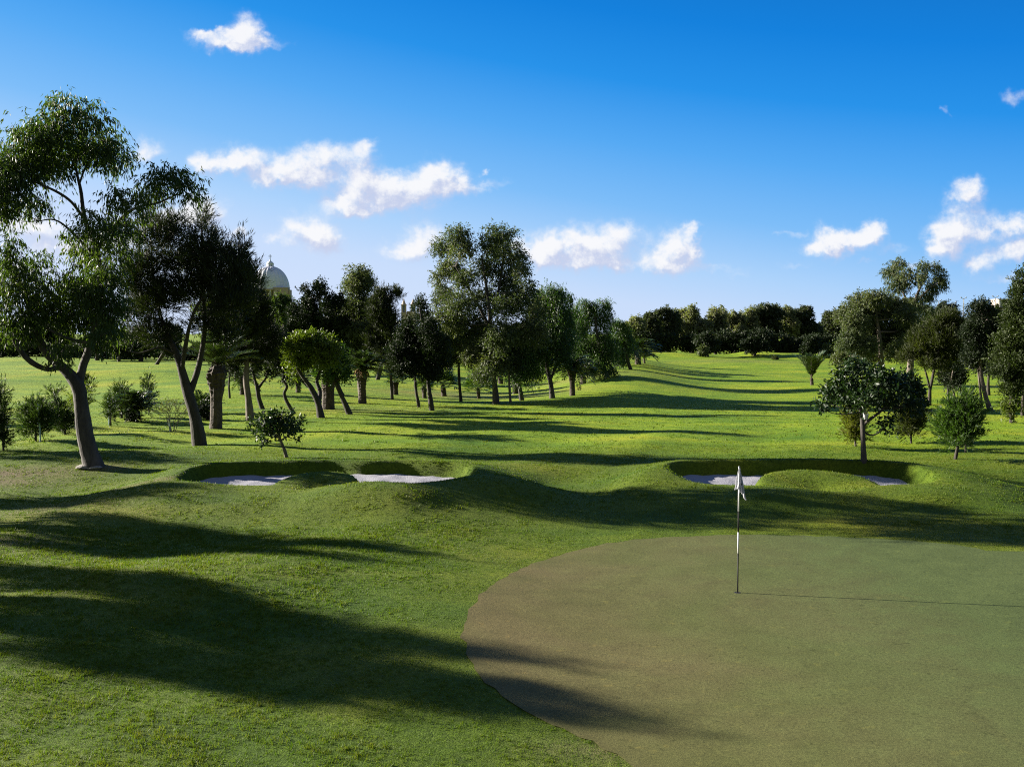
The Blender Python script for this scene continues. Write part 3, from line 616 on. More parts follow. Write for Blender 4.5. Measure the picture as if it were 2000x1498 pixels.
tree('gum_tree', 'gum2', (969, 789), [[(969, 789, 13), (965, 745, 11), (961, 690, 9), (957, 620, 8), (950, 560, 6), (940, 500, 3)], [(958, 625, 6, 0), (975, 560, 5, .4), (985, 490, 3, .5)], [(957, 640, 6, 0), (925, 580, 5, -.4), (890, 520, 3, -.6)]],
     [(894, 458, 28, 20), (868, 480, 26, 24), (905, 485, 30, 28), (978, 456, 30, 20), (990, 480, 34, 32), (958, 478, 22, 22), (1008, 512, 22, 30), (880, 522, 34, 28), (912, 545, 30, 24), (960, 525, 34, 34), (1000, 548, 34, 32), (868, 575, 28, 26), (905, 590, 36, 28), (950, 590, 40, 34), (1000, 600, 40, 36), (1030, 565, 22, 30), (1042, 605, 24, 36), (1050, 645, 24, 34), (1020, 530, 16, 20), (856, 615, 22, 20), (885, 630, 32, 32), (930, 645, 42, 34), (980, 655, 40, 36), (1020, 640, 26, 34), (880, 668, 26, 22), (925, 695, 40, 24), (965, 705, 34, 26), (985, 700, 24, 26), (940, 730, 26, 14), (856, 540, 14, 20)],
     'tallest central gum with a broad two lobed crown hanging low', 'tree', None, 'bark', None, .62, None, .8)
tree('pine_tree', 'cas', (900, 784), [[(900, 784, 6), (897, 740, 5.5), (895, 690, 5), (893, 650, 3)]], [(895, 680, 22, 24), (905, 705, 24, 18), (885, 705, 18, 16), (893, 650, 16, 18)],
     'dark tree on a pole thin trunk left of the central gum', 'tree')
tree('pine_tree', 'cas', (997, 787), [[(997, 787, 5), (995, 750, 4.5), (994, 710, 4), (992, 660, 3)]], [(992, 690, 22, 22), (1000, 665, 22, 22), (985, 715, 18, 14), (1002, 720, 14, 12)],
     'dark tree on a straight thin trunk right of the central gum', 'tree', bark='pale')
tree('pepper_tree', 'pepper', (1019, 782), [[(1019, 782, 9), (1014, 756, 8), (1006, 740, 7), (1000, 722, 6), (1010, 680, 4)]], [(1015, 690, 26, 30), (1035, 680, 26, 34), (1030, 655, 24, 26), (1022, 718, 22, 18), (1040, 715, 16, 18), (1005, 660, 18, 22)],
     'drooping pepper tree with a leaning trunk beside the central gum', 'tree', 'pepper trees', 'bark', None, .62)
tree('pepper_tree', 'pepper', (1078, 778), [[(1078, 778, 11), (1076, 748, 9), (1070, 725, 8), (1067, 705, 6), (1072, 640, 4)], [(1075, 742, 6, 0), (1086, 716, 5, .3), (1096, 690, 3.5, .5)]],
     [(1072, 562, 26, 20), (1062, 590, 30, 32), (1092, 600, 20, 36), (1072, 635, 36, 34), (1085, 668, 28, 28), (1052, 665, 22, 30), (1044, 620, 18, 30), (1100, 640, 16, 26), (1060, 695, 18, 20), (1100, 680, 14, 20), (1092, 566, 18, 18), (1110, 608, 16, 34), (1106, 650, 18, 34), (1112, 580, 9, 14), (1050, 575, 14, 18)],
     'tall pepper tree with a forked trunk in the middle of the grove', 'tree', 'pepper trees', 'bark', None, .62)
palm((1118, 773), (1117, 716), 11, 19, 56, 'date palm hidden under pepper foliage, its trunk narrow below and swollen above', 'date palms among the trees', nf=36)
palm((1046, 742), (1046, 712), 11, 12, 44, 'straight palm trunk between the two leaning pepper trees', 'date palms among the trees', nf=30, up=.3)
palm((1057, 728), (1057, 702), 11, 12, 40, 'distant palm half hidden behind the pepper trees', 'date palms among the trees', nf=26)
tree('pepper_tree', 'pepper', (1186, 738), [[(1186, 738, 9), (1175, 700, 7), (1165, 640, 5), (1160, 600, 3)]],
     [(1140, 588, 18, 16), (1122, 606, 16, 24), (1158, 594, 12, 12), (1176, 588, 17, 15), (1160, 612, 28, 24), (1130, 632, 26, 30), (1172, 648, 28, 36), (1142, 675, 34, 34), (1185, 680, 24, 34), (1118, 672, 22, 32), (1160, 705, 30, 20), (1125, 700, 22, 20), (1190, 615, 8, 18), (1195, 720, 12, 14)],
     'pepper tree with two light topped lobes and foliage trailing to the grass', 'tree', 'pepper trees', 'bark', None, .62)
palm((1139, 750), (1139, 734), 12, 10, 34, 'young date palm with upright fronds in front of the pepper foliage', 'young palms on the grass', nf=26, up=.35)
palm((1157, 733), (1157, 716), 13, 10, 26, 'squat palm stump of a trunk under the trailing pepper foliage', 'young palms on the grass', nf=18)
tree('pepper_tree', 'pepper', (1232, 722), [[(1232, 722, 7), (1222, 690, 6), (1212, 640, 4)]], [(1208, 630, 18, 16), (1216, 652, 20, 24), (1204, 675, 18, 24), (1226, 672, 10, 20), (1212, 695, 12, 10)],
     'rounded dark pepper tree at the right end of the grove', 'tree', 'pepper trees')
pv = palm((1210, 715), (1204, 682), 10, 11, 34, 'left leaning stem of the V shaped pair of palms', 'date palms among the trees', nf=26)
pv = palm((1215, 715), (1221, 682), 10, 12, 34, 'right leaning stem of the V shaped pair of palms', 'date palms among the trees', nf=26)
palm((1246, 712), (1246, 680), 12, 14, 46, 'date palm with open arching crown at the end of the row', 'date palms among the trees', nf=40)
palm((1259, 710), (1258, 698), 4, 4, 28, 'slender young palm at the foot of the last date palm', 'young palms on the grass', nf=20, up=.3)
palm((1586, 752), (1585, 738), 7, 6, 66, 'lone young date palm with ragged upright fronds on the fairway edge', 'young palms on the grass', nf=16, up=1.12)
palm((473, 771), (473, 737), 9, 10, 44, 'small palm trunk behind the pines', 'date palms among the trees', nf=22)
palm((582, 767), (582, 742), 9, 10, 34, 'distant palm trunk left of the bright green tree', 'date palms among the trees', nf=22)
tree('park_tree', 'broad', (449, 778), [[(449, 778, 4), (447, 750, 3.5), (450, 720, 2.5)]], [(448, 705, 18, 16), (455, 720, 16, 10)], 'little dark tree on a thin stem just right of the thick palm', 'tree', mat='cyp')
tree('park_tree', 'lime', (420, 762), [[(420, 762, 6), (415, 700, 5), (412, 640, 4)]], [(415, 590, 24, 18), (400, 610, 26, 18), (425, 625, 22, 20), (410, 650, 26, 18)], 'light green tree glowing through the dark pine branches', 'tree', dens=.8)

# small plants on the left lawn
def bush(kind, base, cl, label, name='conifer_shrub', cat='shrub', group=None, mat=None, w=4, dens=1.0):
    ty = min(c[1] - c[3] * .5 for c in cl); tx = min(cl, key=lambda c: c[1])[0]
    return tree(name, kind, base, [[(base[0], base[1], w), (.5 * (base[0] + tx), .5 * (base[1] + ty), w * .7), (tx, ty, w * .25)]], cl, label, cat, group, 'dark', mat, dens, None, .8)
def stake(base, top, label, wpx=3.0):
    g = ground_at(*base); t = at(top[0], top[1], g[1]); s = depth(g[1]) / F; b = MB(); r = wpx * s / 2
    b.tube(np.array([g - [0, 0, .3], g, .5 * (g + t), t]), [r] * 4, 8); b.tube(np.array([t - [0, 0, .05], t + [0, 0, .02]]), [r * 1.15, r * 1.15], 8)
    o = b.build('stake', M['stake'], None, g); o.location = tuple(g); tag(o, label, 'stake', 'stakes beside young plants'); return o
bush('conif', (7, 880), [(0, 770, 9, 18), (-2, 800, 14, 20), (3, 820, 12, 14), (0, 850, 18, 22), (8, 858, 10, 12), (-10, 830, 14, 20)], 'dark narrow juniper cut by the left edge of the lawn')
bush('conif', (70, 862), [(70, 797, 16, 10), (58, 812, 16, 16), (84, 812, 18, 16), (70, 828, 28, 14), (62, 845, 16, 14), (82, 842, 14, 12), (50, 805, 9, 6), (92, 822, 10, 10)], 'bushy dark juniper with a stake, left of the leaning gum')
bush('conif', (128, 849), [(104, 768, 14, 4), (106, 780, 6, 8), (111, 796, 11, 10), (120, 812, 22, 10), (112, 826, 20, 10), (130, 830, 20, 12), (122, 842, 16, 7), (142, 822, 12, 8), (98, 812, 10, 6)], 'juniper shrub with a flat leaning tip, right of the bushy one')
bush('conif', (152, 838), [(168, 762, 9, 20), (166, 788, 7, 12), (144, 790, 7, 16), (160, 740, 8, 10)], 'slim sapling half hidden behind the leaning gum trunk', mat='lime', w=3)
bush('conif', (216, 832), [(216, 784, 5, 11), (216, 800, 6.5, 14), (216, 816, 6.5, 10)], 'thin columnar cypress sapling left of the bushy palm', 'cypress_sapling', 'sapling', w=3)
bush('conif', (291, 806), [(290, 752, 5.5, 16), (290, 772, 8, 14), (291, 788, 5, 10)], 'thin spindle shaped cypress sapling right of the bushy palm', 'cypress_sapling', 'sapling', w=2.5)
bush('conif', (238, 817), [(236, 770, 14, 18), (234, 788, 16, 18), (240, 804, 11, 12)], 'drooping bush behind the bushy palm', w=4)
palm((258, 822), (260, 800), 18, 22, 62, 'bushy young date palm with a dark round foot, alone on the left lawn', 'young palms on the grass', nf=58, up=.18)
bush('broad', (258, 823), [(252, 806, 9, 8), (266, 810, 9, 9), (258, 815, 10, 7)], 'dark leafy suckers round the foot of the bushy palm', 'leafy_suckers', mat='cyp', w=2)
stake((79, 863), (75, 791), 'pale grey stake in the bushy dark juniper')
stake((147, 838), (150, 800), 'bluish stake leaning beside the gum trunk')
stake((213, 830), (212, 776), 'pale blue stake by the thin columnar cypress')
stake((332, 843), (331, 818), 'short bluish stake in the bare twiggy shrub')
palm((396, 808), (394, 800), 6, 8, 48, 'grey green young palm right of the forked pine trunk', 'young palms on the grass', nf=24, up=.4)
bush('broad', (404, 820), [(398, 798, 14, 12), (404, 808, 14, 12), (390, 804, 8, 10)], 'low dark leafy bush between the pine and the thick palm', 'leafy_bush', mat='cyp', w=2)
def bare_shrub():
    rng = np.random.default_rng(4); g = ground_at(338, 843); s = depth(g[1]) / F
    root = thing('bare_shrub', tuple(g), 'nearly leafless twiggy shrub on the left lawn', 'shrub'); b = MB(); tips = []
    def grow(p, d, L, r, lv):
        q = p + d * L * .5 + rng.normal(0, .05, 3) * L; e = p + d * L; b.tube(np.array([p, q, e]), [r, r * .85, r * .65], 4, 0, None, False)
        if lv == 0: tips.append(e); return
        for _ in range(3):
            grow(e, unit(d + rng.normal(0, .42, 3) + np.array([0, 0, .15])), L * rng.uniform(.6, .8), r * .62, lv - 1)
    for k in range(7):
        a = k * .9; grow(g + np.array([math.cos(a), math.sin(a), -.5]) * .08, unit(np.array([math.cos(a) * .3, math.sin(a) * .3, 1])), .5 * rng.uniform(.8, 1.1), .016, 4)
    b.build('stems', M['pale'], root, g)
    T = np.array(tips)[::3]; n = len(T); ld = unit(rng.normal(0, 1, (n, 3))); wv = unit(np.cross(ld, rng.normal(0, 1, (n, 3)))) * .02
    emit_leaves('leaves', np.stack([T, T + ld * .04 + wv, T + ld * .09, T + ld * .04 - wv], 1).reshape(-1, 3), rng.uniform(.3, 1, n), M['yell'], root, g)
bare_shrub()
tree('sapling', 'broad', (559, 894), [[(559, 894, 7), (556, 880, 6.5), (551, 868, 6), (547, 856, 5), (543, 835, 3)], [(548, 860, 3, 0), (560, 853, 2.6, .2), (575, 840, 2, .3)], [(547, 856, 3, 0), (530, 842, 2.4, -.2), (508, 828, 1.6, -.3)]],
     [(524, 818, 20, 9), (550, 815, 22, 9), (570, 822, 13, 10), (540, 832, 26, 10), (512, 832, 14, 9), (578, 836, 9, 12), (512, 848, 11, 9), (492, 826, 9, 5), (556, 842, 20, 8), (525, 846, 14, 7), (580, 852, 6, 6), (516, 862, 7, 6)],
     'small glossy leaved tree with a flat crown behind the left bunker', 'tree', bark='pale', dens=.95)
# white stones at the foot of the gum
for (px, py, r, lab) in ((172, 912, .20, 'long white stone lying against the foot of the leaning gum'), (186, 914, .15, 'small white stone right of the long one under the gum'), (163, 914, .11, 'little white stone left of the long one under the gum')):
    g = ground_at(px, py); rng = np.random.default_rng(int(px)); b = MB(); th = np.linspace(.05, math.pi - .05, 9)
    b.lathe(np.column_stack([np.sin(th) * r, np.cos(th)[::-1] * 0 - np.cos(th) * r * .38]), (0, 0, .02), 14)
    Vv = b.v[0]; Vv *= 1 + rng.normal(0, .09, Vv.shape); Vv[:, 0] *= 1.6; o = b.build('white_stone', M['rock'], None, None, False); o.location = (g[0], g[1] - .1, g[2]); tag(o, lab, 'stone', 'white stones under the gum')
# shaded trees far behind on the left
far = 'distant trees beyond the left lawn'
for (c, b_, lab, knd, mt) in (((-15, 645, 50, 48), (-15, 697), 'far dark tree at the left edge under the gum branch', 'lime', 'cyp'),
        ((48, 648, 40, 42), (50, 696), 'far tree with a pale thin trunk under the gum branch', 'gum2', 'gum'), ((118, 650, 42, 40), (118, 694), 'far dark tree seen between the two gum limbs', 'lime', 'cyp'),
        ((190, 655, 36, 38), (190, 704), 'far dark tree seen right of the gum fork', 'lime', 'cyp'), ((232, 672, 26, 28), (232, 707), 'far low dark tree beside the gum crown', 'cyp', 'cyp'),
        ((275, 668, 36, 34), (275, 706), 'far tree with yellowing base left of the forked pine', 'gum2', 'gum'), ((330, 665, 30, 34), (306, 712), 'far tree on a short post like trunk left of the forked pine', 'lime', 'cyp'),
        ((440, 655, 44, 50), (440, 725), 'far dense tree hidden behind the thick palm', 'lime', 'cyp'), ((552, 600, 28, 28), (560, 742), 'green rounded tree in front of the church dome', 'gum2', 'gum'),
        ((458, 575, 34, 44), (462, 745), 'tall tree just left of the church dome', 'gum2', 'gum'), ((575, 650, 40, 40), (590, 735), 'far dark tree below the church dome', 'lime', 'cyp'),
        ((655, 665, 40, 40), (672, 735), 'far dark tree behind the slender pale gum', 'lime', 'cyp'), ((752, 665, 40, 40), (738, 742), 'far dark tree behind the thin pine', 'lime', 'cyp'),
        ((880, 660, 36, 40), (880, 722), 'far dark tree seen left of the central gum crown', 'lime', 'cyp'), ((945, 665, 40, 34), (945, 716), 'far dark tree seen under the central gum crown', 'lime', 'cyp'), ((1020, 665, 40, 36), (1010, 714), 'far dark tree behind the pepper trees', 'lime', 'cyp'), ((1130, 660, 44, 38), (1120, 710), 'far dark tree behind the trailing pepper foliage', 'lime', 'cyp')):
    round_tree(knd, b_, c, lab, far, 'far_tree', mt, n=7, dens=.8)
# low dark hedges closing the view under the crowns
def hedge(p0, p1, Y0, Y1, hgt, label, group, mat='cyp', wid=2.5, name='hedge'):
    SEED[0] += 1; rng = np.random.default_rng(SEED[0])
    a_ = at(p0, 690, Y0); b_ = at(p1, 690, Y1); n = int(np.linalg.norm(b_[:2] - a_[:2]) / (hgt * .75)) + 1; cl = []
    for k in range(n + 1):
        q = a_ + (b_ - a_) * k / n; z = float(hz(q[0], q[1])); h = hgt * rng.uniform(.75, 1.15)
        cl.append((np.array([q[0] + rng.normal(0, .3), q[1] + rng.normal(0, .5), z + h * .5]), np.array([hgt * .75, wid, h * .55])))
    root = thing(name, (a_[0], a_[1], float(hz(a_[0], a_[1]))), label, 'hedge', group); org = np.array(root.location)
    s = depth(.5 * (Y0 + Y1)) / F; Vl, vl, _ = crown_leaves(cl, KIND['lime'], rng, 2 * s, .9)
    emit_leaves('foliage', Vl, vl, M[mat], root, org)
hedge(560, 1010, 150, 150, 4.2, 'long shaded hedge beyond the grove on the left of the fairway', None)
hedge(-120, 560, 172, 150, 2.4, 'low dark hedge beyond the left lawn', None)
hedge(1275, 1480, 186, 184, 4.6, 'tall dark hedge across the far end of the fairway, left half', 'hedges at the far end')
hedge(1470, 1608, 184, 183, 4.2, 'dark hedge across the far end of the fairway, behind the lone palm', 'hedges at the far end')
hedge(1650, 2100, 183, 170, 3.4, 'low hedge far behind the right hand trees', 'hedges at the far end')

# far row of gums beyond the fairway
g2 = 'row of rounded gums beyond the fairway'
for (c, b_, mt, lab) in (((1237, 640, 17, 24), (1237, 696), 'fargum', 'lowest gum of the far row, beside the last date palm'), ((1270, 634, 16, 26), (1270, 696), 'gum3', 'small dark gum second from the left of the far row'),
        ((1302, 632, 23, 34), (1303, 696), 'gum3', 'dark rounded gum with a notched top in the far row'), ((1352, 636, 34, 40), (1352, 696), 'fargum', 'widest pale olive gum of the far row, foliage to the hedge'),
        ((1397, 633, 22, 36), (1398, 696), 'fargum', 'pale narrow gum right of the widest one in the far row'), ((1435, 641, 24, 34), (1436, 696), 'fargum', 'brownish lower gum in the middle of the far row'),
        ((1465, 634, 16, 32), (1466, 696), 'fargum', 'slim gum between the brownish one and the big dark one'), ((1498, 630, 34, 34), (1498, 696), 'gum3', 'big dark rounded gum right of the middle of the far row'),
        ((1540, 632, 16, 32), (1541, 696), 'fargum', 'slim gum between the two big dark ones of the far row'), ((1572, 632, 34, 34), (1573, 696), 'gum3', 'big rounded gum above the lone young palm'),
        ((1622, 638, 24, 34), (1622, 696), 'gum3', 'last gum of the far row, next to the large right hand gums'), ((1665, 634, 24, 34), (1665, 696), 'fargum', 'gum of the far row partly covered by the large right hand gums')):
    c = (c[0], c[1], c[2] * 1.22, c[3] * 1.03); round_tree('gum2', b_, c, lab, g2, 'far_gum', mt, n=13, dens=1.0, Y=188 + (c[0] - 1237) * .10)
b0 = 'bushes under the far gums'
round_tree('lime', (1382, 696), (1382, 670, 26, 22), 'big dark domed bush in front of the widest far gum', b0, 'far_bush', 'cyp', n=6, dens=.9)
round_tree('lime', (1474, 696), (1474, 675, 28, 20), 'wide dark bush below the big dark far gum', b0, 'far_bush', 'cyp', n=6, dens=.9)
round_tree('lime', (1582, 697), (1582, 676, 24, 20), 'dark domed bush behind the lone young palm', b0, 'far_bush', 'cyp', n=6, dens=.9)
round_tree('gum2', (1372, 697), (1372, 684, 13, 9), 'greyish low bush at the foot of the far hedge', b0, 'far_bush', 'gum2', n=4)
round_tree('gum2', (1616, 697), (1616, 682, 14, 14), 'greyish bush left of the large right hand gums', b0, 'far_bush', 'gum2', n=4)
round_tree('gum2', (1514, 703), (1514, 699, 7, 3.5), 'tiny brown bush on the far raised green', b0, 'far_bush', 'olive', n=3)

# ================================================================== TREES, right group
tree('gum_tree', 'gum2', (1722, 752), [[(1722, 752, 13), (1722, 720, 11), (1720, 690, 9), (1715, 640, 7), (1708, 600, 5)], [(1721, 705, 5, 0), (1712, 698, 5, -.4), (1690, 690, 4, -.8)]],
     [(1710, 578, 28, 18), (1680, 594, 32, 24), (1695, 615, 34, 26), (1730, 605, 34, 26), (1755, 600, 34, 26), (1668, 632, 30, 28), (1705, 645, 36, 26), (1745, 645, 38, 30), (1768, 640, 26, 30), (1656, 664, 24, 24), (1690, 672, 34, 24), (1730, 680, 34, 22), (1765, 680, 26, 24), (1645, 696, 18, 18), (1680, 700, 28, 18), (1648, 612, 18, 18), (1775, 615, 20, 22)],
     'big grey green gum with foliage to the ground right of the fairway', 'tree', 'large gums right of the fairway', 'pale')
tree('gum_tree', 'gum', (1776, 748), [[(1776, 748, 14), (1780, 700, 11), (1783, 640, 8), (1788, 590, 6), (1800, 556, 4), (1812, 530, 3)], [(1783, 645, 6, 0), (1770, 590, 4, .4), (1755, 540, 3, .6)], [(1788, 592, 4, 0), (1815, 565, 3, -.4), (1838, 550, 2, -.6)]],
     [(1757, 513, 15, 10), (1740, 532, 18, 15), (1765, 540, 20, 18), (1752, 556, 26, 16), (1799, 518, 13, 11), (1797, 540, 14, 16), (1826, 522, 13, 11), (1838, 540, 14, 14), (1846, 552, 9, 11), (1824, 558, 16, 16), (1806, 578, 18, 13), (1800, 600, 20, 14), (1785, 592, 20, 14), (1790, 630, 24, 24)],
     'tallest right hand gum with airy separate clumps against the sky', 'tree', 'large gums right of the fairway', 'pale', 'gum2', .7)
tree('magnolia_tree', 'broad', (1687, 900), [[(1687, 900, 11), (1686, 860, 9), (1685, 828, 8.5), (1682, 805, 6), (1672, 770, 4)], [(1685, 830, 6, 0), (1705, 815, 6, -.2), (1724, 800, 4.5, -.3), (1745, 770, 3, -.3)], [(1684, 815, 5, 0), (1692, 780, 4, .3), (1700, 745, 3, .4)]],
     [(1668, 722, 18, 14), (1690, 728, 22, 14), (1645, 742, 24, 16), (1715, 738, 24, 15), (1745, 742, 24, 14), (1770, 744, 18, 12), (1625, 765, 24, 16), (1612, 786, 16, 11), (1655, 768, 30, 18), (1695, 765, 32, 20), (1735, 768, 34, 20), (1775, 770, 22, 20), (1790, 792, 12, 12), (1650, 790, 22, 10), (1690, 788, 26, 10), (1735, 792, 24, 10), (1765, 795, 18, 10), (1733, 832, 11, 15), (1602, 798, 8, 6), (1785, 760, 16, 18)],
     'broad dark glossy leaved tree on a straight trunk behind the right bunker', 'tree', bark='bark', dens=1.05)
# white box hung on the trunk fork
g = ground_at(1687, 900); p = at(1691, 814, g[1] - .12); s = depth(g[1]) / F; b = MB()
b.lathe([(0, -5 * s), (4 * s, -5 * s), (4.6 * s, 4 * s), (5.2 * s, 4.2 * s), (5.2 * s, 5 * s), (4.6 * s, 5 * s), (4.2 * s, 0), (0, 0)], (0, 0, 0), 16)
bk = thing('white_bucket', tuple(p), 'small white bucket hung in the fork of the glossy leaved tree', 'bucket'); b.build('pail', M['white'], bk)
b = MB(); th = np.linspace(0, math.pi, 9); b.tube(np.column_stack([np.cos(th) * 4.8 * s, th * 0, 4.5 * s + np.sin(th) * 5 * s]), [.012] * 9, 5); b.build('handle', M['steel'], bk)
bush('conif', (1671, 872), [(1668, 800, 12, 12), (1662, 820, 15, 16), (1676, 830, 14, 18), (1660, 845, 14, 14), (1678, 856, 12, 14)], 'yellowish young conifer directly behind the glossy leaved tree', mat='yell')
bush('cas', (1780, 866), [(1776, 802, 18, 12), (1762, 818, 16, 14), (1788, 815, 17, 14), (1775, 830, 26, 14), (1792, 838, 12, 10), (1768, 845, 16, 9), (1785, 850, 14, 7)], 'soft young pine on a short stem right of the glossy leaved tree', 'pine_sapling', mat='olive')
bush('conif', (1866, 897), [(1888, 780, 11, 16), (1868, 794, 16, 14), (1895, 806, 18, 16), (1850, 815, 18, 16), (1876, 822, 28, 18), (1852, 840, 22, 14), (1902, 830, 18, 16), (1876, 850, 30, 16), (1845, 850, 12, 9), (1905, 850, 12, 9), (1868, 868, 20, 8)], 'bright green bushy conifer with upright tips at the far right', mat='pepper', w=6)
bush('conif', (1886, 884), [(1886, 858, 12, 10), (1884, 870, 8, 7)], 'small dark conifer behind the bushy one at the far right', w=4)
tree('pine_tree', 'cas', (1815, 792), [[(1815, 792, 7), (1816, 765, 6), (1820, 745, 5.5), (1830, 700, 4), (1845, 650, 3)], [(1817, 762, 4, 0), (1811, 738, 3.5, -.3), (1800, 700, 2.5, -.5)]],
     [(1852, 628, 18, 16), (1830, 640, 24, 18), (1866, 640, 20, 18), (1810, 660, 22, 18), (1845, 668, 32, 22), (1800, 684, 24, 16), (1775, 700, 24, 12), (1868, 675, 18, 26), (1830, 700, 30, 18), (1860, 705, 22, 18), (1815, 718, 22, 10), (1790, 668, 14, 14), (1845, 722, 16, 10)],
     'olive green feathery pine with a slim curved trunk on the right lawn', 'tree', mat='olive')
tree('park_tree', 'cyp', (1853, 784), [[(1853, 784, 4), (1852, 760, 4), (1850, 730, 3)]], [(1848, 735, 18, 16), (1862, 728, 18, 18), (1855, 750, 16, 10)], 'dark low tree on a thin stem between olive pine and tall cypress', 'tree')
tree('park_tree', 'cyp', (1866, 786), [[(1866, 786, 4), (1863, 770, 4), (1858, 750, 3), (1862, 720, 2)]], [(1868, 745, 16, 14), (1874, 730, 14, 16), (1862, 756, 12, 8)], 'dark low tree with a pale stem behind the bushy conifer', 'tree', bark='pale')
tree('cypress_tree', 'cyp', (1934, 802), [[(1934, 802, 10), (1924, 770, 8), (1917, 735, 7), (1914, 700, 6), (1918, 640, 4), (1918, 600, 2)], [(1918, 798, 5, .5), (1915, 770, 4.5, .5), (1912, 735, 4, .4), (1908, 690, 3, .3)]],
     [(1919, 598, 11, 14), (1902, 606, 11, 14), (1928, 612, 14, 16), (1912, 626, 24, 18), (1938, 622, 12, 14), (1905, 648, 24, 22), (1934, 650, 26, 22), (1910, 672, 28, 20), (1938, 672, 22, 20), (1920, 695, 30, 16), (1895, 700, 14, 16), (1945, 690, 14, 14), (1906, 718, 14, 14), (1890, 650, 10, 16)],
     'dark spiky topped cypress with a split pale trunk on the right', 'tree', bark='pale')
tree('cypress_tree', 'cyp', (1976, 826), [[(1976, 826, 9), (1975, 790, 8), (1980, 740, 7), (1988, 660, 5), (1990, 570, 3)]],
     [(1996, 545, 10, 14), (1986, 562, 12, 12), (2000, 578, 26, 18), (1972, 600, 14, 12), (1990, 606, 28, 20), (1975, 632, 26, 20), (2006, 640, 34, 30), (1966, 668, 26, 20), (1990, 680, 36, 26), (1960, 700, 22, 18), (1985, 715, 34, 20), (1958, 728, 20, 14), (1985, 745, 32, 16), (1976, 765, 24, 12), (2010, 720, 30, 40)],
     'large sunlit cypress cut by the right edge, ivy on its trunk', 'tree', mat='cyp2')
bush('broad', (1972, 826), [(1976, 782, 12, 12), (1970, 795, 11, 9), (1982, 794, 8, 10), (1974, 812, 6, 9)], 'bright ivy climbing the trunk of the large right edge cypress', 'ivy', 'ivy', None, 'lime', 2)
tree('park_tree', 'cyp', (1998, 812), [[(1998, 812, 7), (1998, 780, 6), (2000, 740, 5)]], [(2005, 740, 26, 22), (2010, 710, 26, 26)], 'dark trunk at the very right edge beside the ivy clad one', 'tree')
tree('park_tree', 'cyp', (1931, 772), [[(1931, 772, 7), (1930, 750, 5), (1932, 720, 4)]], [(1935, 715, 20, 18), (1948, 722, 14, 14)], 'low dark tree with a flared foot behind the split trunk cypress', 'tree')
tree('far_tree', 'gum2', (1848, 700), [[(1848, 700, 6), (1848, 640, 4), (1848, 600, 3)]], [(1846, 594, 14, 9), (1858, 600, 12, 10), (1836, 608, 20, 14), (1862, 620, 22, 18), (1838, 632, 24, 20)], 'far rounded dark tree under the street lamps', 'tree', 'distant trees behind the right lawn', mat='cyp')
tree('far_tree', 'gum2', (1814, 700), [[(1814, 700, 6), (1814, 640, 4), (1814, 610, 3)]], [(1814, 605, 13, 11), (1818, 622, 16, 14), (1808, 640, 20, 16)], 'far light green tree right of the airy gum', 'tree', 'distant trees behind the right lawn', mat='pepper')
tree('far_tree', 'cyp', (1952, 712), [[(1952, 712, 5), (1950, 650, 4), (1948, 612, 2)]], [(1946, 608, 6, 8), (1938, 612, 5, 8), (1948, 626, 16, 14), (1960, 634, 14, 12), (1940, 640, 16, 14), (1955, 656, 20, 16)], 'brownish tree in front of the flat roofed house', 'tree', 'distant trees behind the right lawn', mat='olive')
for (c, b_, lab) in (((1700, 660, 40, 36), (1700, 706), 'far dark tree behind the big grey green gum'), ((1770, 660, 40, 36), (1772, 706), 'far dark tree behind the airy gum trunk'), ((1890, 660, 36, 30), (1890, 712), 'far dark tree left of the spiky topped cypress'), ((1985, 662, 40, 36), (2004, 716), 'far dark tree behind the right edge cypress')):
    round_tree('lime', b_, c, lab, 'distant trees behind the right lawn', 'far_tree', 'cyp', n=7, dens=.8)

# trees on the left outside the view, whose shadows fall into it
def outside(name, x, y, hgt, wid, label, kind='gum', low=.35, n=16, gaps=1.1, spires=()):
    SEED[0] += 1; rng = np.random.default_rng(SEED[0]); z = float(hz(x, y)); g = np.array([x, y, z]); root = thing(name, tuple(g), label, 'tree', 'trees left of the view')
    b = MB(); pp, rr = resample([g - [0, 0, .3], g + [.2, 0, hgt * .3], g + [-.1, .2, hgt * .6], g + [0, 0, hgt * .93]], [.26, .2, .13, .04], .5); b.tube(pp, rr, 8); cl = []
    for k in range(n):
        t = low + (1 - low) * (k + .5) / n; env = math.sin(math.pi * min(1, (t - low) / (1 - low) * .8 + .12)); a = rng.uniform(0, 6.28); q = rng.uniform(.2, 1) * env * wid
        c = g + np.array([math.cos(a) * q, math.sin(a) * q, hgt * t]); r = wid * rng.uniform(.16, .30); cl.append((c, np.array([r * 1.2, r * 1.2, r * .55]) if t < .55 else np.array([r * .6, r * .6, r * 1.5])))
        pp, rr = resample([g + [0, 0, max(.8, hgt * t * .75)], .5 * (g + [0, 0, hgt * t * .85]) + .5 * c, c], [.08, .05, .02], .5); b.tube(pp, rr, 5)
    for (dp, zt, ln) in spires:          # upright leafy branches spread across the crown
        c = g + np.array([.305 * dp, .952 * dp, zt - ln / 2]); cl += [(c, np.array([.20, .20, ln / 2]))] * 3 + [(c - [0, 0, ln * .5], np.array([.26, .26, ln * .35]))]
        pp, rr = resample([g + [0, 0, hgt * .5], g + [.2 * dp, .7 * dp, zt - ln], c + [0, 0, ln * .4]], [.08, .05, .015], .4); b.tube(pp, rr, 5)
    V_, v_, _ = crown_leaves(cl, KIND[kind], rng, .035, gaps); b.build('trunk', M['bark'], root, g); emit_leaves('crown', V_, v_, M[KIND[kind]['mat']], root, g)
